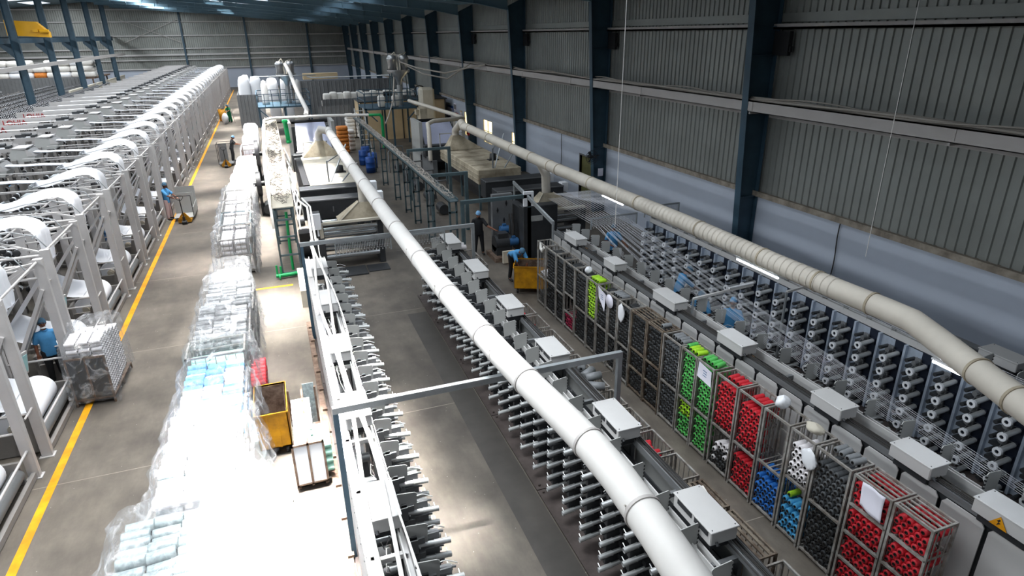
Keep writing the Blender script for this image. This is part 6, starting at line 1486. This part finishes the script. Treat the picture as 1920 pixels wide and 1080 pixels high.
for i in range(3):
    b = MB(); b.lathe([(0, .0001), (0, .3), (.12, .32), (.6, .3), (.85, .05)], (-3.9+.5*i, 112+.3*i, 0), 'z', 10); tag(b.build('dark_bundle', 'black'), 'small dark bundle at the far end of the aisle, %s from the looms' % ORD[i], 'bundle')
# ---------------------------------------------------------------- people: one continuous body surface each (voxel remeshed), clothes as children
class Blob(MB):
    def loft(s, F, rings, n=20):
        vs = []
        for (z, rx, ry, y0) in rings: vs += [F(rx*math.cos(2*PI*k/n), y0+ry*math.sin(2*PI*k/n), z) for k in range(n)]
        s.add(vs, [(i*n+k, i*n+(k+1) % n, (i+1)*n+(k+1) % n, (i+1)*n+k) for i in range(len(rings)-1) for k in range(n)], True)
        s.add(vs[:n], [list(range(n-1, -1, -1))]); s.add(vs[-n:], [list(range(n))])
    def cap(s, p, q, r1, r2, n=14):
        p = Vector(p); q = Vector(q); s.ball(p, r1, n=n, m=8); s.ball(q, r2, n=n, m=8); s.tube(p, q, r1, n, r2)
    def chain(s, pts, rs):
        for i in range(len(pts)-1): s.cap(pts[i], pts[i+1], rs[i], rs[i+1])
def remesh(o, vox, smooth=3):
    m = o.modifiers.new('remesh', 'REMESH'); m.mode = 'VOXEL'; m.voxel_size = vox; m.use_smooth_shade = True
    s = o.modifiers.new('smooth', 'SMOOTH'); s.factor = .5; s.iterations = smooth
    bpy.context.view_layer.update(); me = bpy.data.meshes.new_from_object(o.evaluated_get(bpy.context.evaluated_depsgraph_get()))
    o.modifiers.clear(); o.data = me
    me.polygons.foreach_set('use_smooth', [True]*len(me.polygons))
def person(label, loc, rz, pose, top='shirt_blue', legs='trouser_dark', cap='cap_blue', mask=None, beard=False, vox=.011, extra=None, skirt=False):
    # local frame: facing -y, x to the person's left; pose gives joints
    t = thing('person', label, 'person', loc, rz); V = Vector
    hip = V(pose.get('hip', (0, 0, .92))); lean = pose.get('lean', 0); tilt = pose.get('side', 0)
    Rt = Matrix.Rotation(lean, 3, 'X') @ Matrix.Rotation(tilt, 3, 'Y')
    def T(x, y, z): return hip+Rt @ V((x, y, z))         # torso frame, origin at the hip
    hd = Rt @ Matrix.Rotation(pose.get('nod', 0), 3, 'X') @ Matrix.Rotation(pose.get('turn', 0), 3, 'Z')
    neck = T(0, 0, .53); hc = neck+hd @ V((0, -.015, .155))
    def H(x, y, z): return hc+hd @ V((x, y, z))
    sh = {-1: T(-.165, .005, .435), 1: T(.165, .005, .435)}
    hipj = {-1: hip+V((-.09, 0, -.03)), 1: hip+V((.09, 0, -.03))}
    arms = pose['arms']; lg = pose['legs']
    B = Blob()
    # torso
    B.loft(T, [(-.1, .12, .09, 0), (-.04, .15, .105, 0), (.04, .152, .105, 0), (.14, .138, .098, 0), (.24, .142, .1, 0), (.34, .155, .104, .0), (.42, .158, .095, .005), (.47, .14, .075, .008), (.51, .08, .055, .01)])
    B.chain([T(0, .01, .45), neck, H(0, .01, -.05)], [.065, .052, .055])
    # head: skull, jaw, nose, ears, brow, lips
    B.ball(H(0, .012, .03), .077, .096, .092, 18, 12, hd); B.ball(H(0, -.02, -.04), .058, .066, .07, 16, 10, hd); B.ball(H(0, -.06, -.085), .028, .024, .022, 10, 8, hd)
    B.ball(H(0, -.097, -.012), .014, .022, .024, 8, 6, hd); B.ball(H(0, -.108, -.024), .014, .013, .01, 8, 6, hd); B.ball(H(0, -.082, .032), .05, .014, .01, 10, 6, hd); B.ball(H(0, -.09, -.055), .024, .012, .007, 8, 6, hd); B.ball(H(0, -.087, -.066), .02, .012, .008, 8, 6, hd)
    for s in (-1, 1): B.ball(H(s*.078, .012, -.005), .012, .02, .03, 8, 6, hd)
    for s in (-1, 1):
        el, wr, hdv = V(arms[s][0]), V(arms[s][1]), V(arms[s][2]).normalized()
        B.chain([sh[s], sh[s]*.5+el*.5, el, el*.55+wr*.45, wr], [.055, .05, .040, .039, .027])
        # palm and five fingers
        side = hdv.cross(V((0, 0, 1))); side = side.normalized() if side.length > .2 else V((1, 0, 0)); up = side.cross(hdv).normalized()
        palm = wr+hdv*.05; B.chain([wr, wr+hdv*.03], [.026, .028]); 
        for k, fl in enumerate((.060, .070, .066, .052)):
            o_ = side*(.027-.018*k); B.cap(wr+hdv*.02+o_*.7, wr+hdv*.085+o_, .0145, .0115, 8)
            c1 = wr+hdv*(.085+fl*.5)+o_*1.06-up*.012*(1+.3*k); c2 = wr+hdv*(.085+fl*.85)+o_*1.08-up*.034*(1+.15*k)
            B.cap(wr+hdv*.085+o_, c1, .0105, .0092, 8); B.cap(c1, c2, .0092, .0078, 8)
        th = wr+hdv*.028+side*.03*(1); B.cap(th, th+hdv*.032+side*.024-up*.008, .0125, .0105, 8); B.cap(th+hdv*.032+side*.024-up*.008, th+hdv*.062+side*.026-up*.02, .0105, .0085, 8)
        kn, an = V(lg[s][0]), V(lg[s][1]); toe = V(lg[s][2]) if len(lg[s]) > 2 else V((0, -1, 0))
        B.chain([hipj[s], hipj[s]*.5+kn*.5, kn, kn*.62+an*.38, an], [.088, .075, .054, .055, .037]); B.chain([an, an+toe*.07+V((0, 0, -.045)), an+toe*.15+V((0, 0, -.055))], [.036, .034, .026])
    o = B.build('body', 'skin', t); remesh(o, vox*.8 if vox < .012 else vox, 2)
    # shirt
    B = Blob(); g = .014
    B.loft(T, [(-.13, .172, .128, 0), (-.08, .178, .13, 0), (.02, .175, .128, -.004), (.12, .166, .122, -.008), (.22, .166, .12, -.006), (.33, .176, .122, 0), (.41, .176, .11, .005), (.47, .155, .088, .008), (.515, .09, .07, .01)])
    for s in (-1, 1):
        el = V(arms[s][0]); e2 = sh[s].lerp(el, .82); B.chain([T(s*.11, .005, .44), sh[s], e2], [.066, .068, .066])
    B.tube(T(0, 0, .47), T(0, -.005, .535), .08, 16, .066)
    o = B.build('shirt', top, t); remesh(o, .014, 3)
    B = MB(); B.path([T(.068*math.cos(a*PI/6), -.012-.06*math.sin(a*PI/6), .525-.02*math.sin(a*PI/6)) for a in range(-1, 8)], .012, 6); B.box(0, 0, 0, 0, 0, 0) if 0 else None; B.build('collar', top, t)
    # trousers
    B = Blob(); B.ball(hip+V((0, 0, -.02)), .168, .122, .12, 18, 12)
    for s in (-1, 1): kn, an = V(lg[s][0]), V(lg[s][1]); B.chain([hipj[s], hipj[s]*.5+kn*.5, kn, an+V((0, 0, .03))], [.108, .092, .074 if not skirt else .1, .062 if not skirt else .09])
    o = B.build('trousers', legs, t); remesh(o, .014, 3)
    for s in (-1, 1):
        an = V(lg[s][1]); toe = V(lg[s][2]) if len(lg[s]) > 2 else V((0, -1, 0)); B = Blob(); B.chain([an+V((0, 0, -.045))-toe*.03, an+toe*.09+V((0, 0, -.05)), an+toe*.17+V((0, 0, -.055))], [.042, .041, .033]); B.build('shoe', 'shoe', t)
    # cap, hair, face details
    B = MB(); n, m_ = 20, 7; vs = []
    for i in range(m_+1):
        th = (PI*.56)*i/m_
        for k in range(n):
            a = 2*PI*k/n; w_ = 1+.02*math.sin(a*9); vs.append(H(.088*math.sin(th)*math.cos(a)*w_, .014+.106*math.sin(th)*math.sin(a)*w_, .036+.10*math.cos(th)))
    B.add(vs, [(i*n+k, (i+1)*n+k, (i+1)*n+(k+1) % n, i*n+(k+1) % n) for i in range(m_) for k in range(n)], True); B.path([vs[m_*n+k] for k in range(n)]+[vs[m_*n]], .009, 6, caps=False); B.build('hair_cap', cap, t)
    B = MB(); B.ball(H(0, .035, -.025), .076, .078, .06, 14, 8, hd); B.build('hair', 'hair', t)
    B = MB()
    for s in (-1, 1): B.ball(H(s*.028, -.083, .008), .012, .006, .005, 8, 5, hd); B.ball(H(s*.03, -.09, .03), .019, .006, .004, 8, 5, hd)
    B.build('eyes', 'hair', t)
    if beard: B = MB(); B.ball(H(0, -.055, -.078), .05, .042, .036, 12, 8, hd); B.ball(H(0, -.098, -.044), .026, .01, .006, 8, 6, hd); B.build('beard', 'hair', t)
    else: B = MB(); B.ball(H(0, -.098, -.044), .026, .01, .007, 8, 6, hd); B.build('moustache', 'hair', t)
    if mask: B = MB(); B.ball(H(0, -.05, -.10), .06, .05, .03, 12, 8, hd); B.path([H(-.06, -.03, -.09), H(-.078, 0, -.04), H(-.08, .02, .0)], .004, 4); B.path([H(.06, -.03, -.09), H(.078, 0, -.04), H(.08, .02, .0)], .004, 4); B.build('face_mask', 'mask', t)
    return t
STL = {-1: ((-.1, -.02, .49), (-.12, .02, .1)), 1: ((.1, -.02, .49), (.12, .02, .1))}
def down(s, y=-.02, b=.03): return ((s*.24, .03, 1.12), (s*.25, y-b, .87), (0, -.15, -1))
def face(loc): return math.atan2(loc[0]-0, -(loc[1]-0))+0.0   # turn -y towards the camera
STAND = {'arms': {-1: down(-1), 1: down(1)}, 'legs': STL}
P = dict(STAND); P['nod'] = -.12
person('person in a blue polo shirt with a mask under the chin, among the looms', (-5.72, 16.45, 0), .33, P, mask=True, vox=.01)
P = {'arms': {-1: ((-.2, -.2, 1.15), (-.1, -.42, 1.02), (.1, -1, -.2)), 1: ((.2, -.2, 1.15), (.12, -.42, 1.0), (-.1, -1, -.2))}, 'legs': STL, 'nod': .25}
person('person in light blue top and pink trousers beside the sheet metal cart', (-4.98, 31.9, 0), 1.15, P, legs='trouser_pink')
P = {'arms': {-1: ((-.18, -.22, 1.12), (-.16, -.5, 1.0), (0, -1, -.1)), 1: ((.18, -.22, 1.12), (.16, -.5, 1.0), (0, -1, -.1))}, 'legs': STL, 'lean': -.0, 'nod': .3}
person('person in dark blue bending inside the frames of a loom', (-6.45, 26.2, 0), 1.6, P, top='motor_blue')
P = {'arms': {-1: down(-1), 1: ((.3, -.2, 1.14), (.52, -.42, 1.04), (.8, -.6, -.2))}, 'legs': {-1: ((-.12, -.02, .49), (-.15, .02, .1)), 1: ((.12, -.03, .49), (.15, 0, .1))}, 'nod': .35, 'turn': .2}
person('person in a black polo shirt and light blue net cap reaching towards the blue motors', (6.68, 21.75, 0), -.05, P, top='shirt_dark', cap='cap_light', beard=True, vox=.01)
P = {'hip': (0, 0, .93), 'lean': 1.15, 'arms': {-1: ((-.2, -.62, .85), (-.12, -.66, .6), (0, -.2, -1)), 1: ((.2, -.62, .85), (.12, -.66, .58), (0, -.2, -1))}, 'legs': {-1: ((-.1, -.0, .5), (-.12, .05, .1)), 1: ((.1, -.04, .5), (.12, .05, .1))}, 'nod': -.1}
person('person in a light blue shirt and net cap bent over into the shaded yellow bin', (6.95, 18.75, 0), .12, P, top='shirt_blue')
P = {'arms': {-1: ((-.26, -.1, 1.15), (-.1, -.33, 1.05), (.6, -.8, 0)), 1: ((.3, -.02, 1.14), (.42, -.22, 1.0), (.3, -1, -.1))}, 'legs': STL, 'nod': .2}
person('person with a moustache and net cap standing by the white yarns against the blue wall', (10.45, 18.3, 0), -.35, P)
P = {'lean': .35, 'arms': {-1: ((-.2, -.4, 1.1), (-.1, -.6, .95), (0, -1, -.2)), 1: ((.2, -.4, 1.1), (.12, -.62, .92), (0, -1, -.2))}, 'legs': STL, 'nod': .5}
person('person in light blue leaning towards the spindles of the dark winding machine', (10.15, 14.0, 0), 1.35, P)
P = {'lean': .12, 'arms': {-1: ((-.22, -.2, 1.12), (-.05, -.42, 1.0), (.4, -1, -.1)), 1: ((.22, -.2, 1.12), (.1, -.42, .98), (-.2, -1, -.2))}, 'legs': STL, 'nod': .2}
person('person in light blue whose face is half hidden by the yarns and a lamp arm', (9.62, 12.25, 0), -.5, P)
P = {'arms': {-1: down(-1), 1: ((.26, -.06, 1.14), (.3, -.3, 1.02), (0, -1, -.3))}, 'legs': STL, 'nod': -.25, 'turn': -.1}
person('person in light blue with a dark beard looking up at the camera among the yarns', (9.98, 11.45, 0), -.72, P, beard=True, cap='cap_light', vox=.01)
P = {'lean': .2, 'arms': {-1: ((-.2, -.25, 1.15), (-.1, -.5, 1.1), (0, -1, 0)), 1: ((.2, -.25, 1.15), (.1, -.5, 1.1), (0, -1, 0))}, 'legs': STL, 'nod': .3}
person('person in a patterned dark dress and pale net cap facing the wrapped goods', (-2.75, 46.4, 0), 1.5, P, top='shirt_dark', legs='trouser_dark', cap='cap_light', skirt=True)
person('person in a long green garment sweeping far up the aisle', (-3.75, 68.8, 0), -.4, P, top='sari_green', legs='sari_green', skirt=True)
person('person in blue working at a loom near the left edge of the hall', (-11.9, 36.0, 0), .6, P)
b = MB(); b.lathe([(0, .0001), (0, .3), (1.1, .38), (1.1, .3)], (-4.45, 70.3, .02), 'z', 14); tag(b.build('yellow_drum', 'mustard'), 'yellow drum on the floor beyond the person in green', 'drum')
bag('plastic_bag', 'white sack standing beside the person in green', (-4.1, 67.6, .5), .3, .25, .5)
b = MB(); b.tube((-3.3, 68, 0), (-3.55, 68.5, 1.3), .02, 6); tag(b.build('broom', 'rust_steel'), 'long handled broom held by the person in green', 'broom')
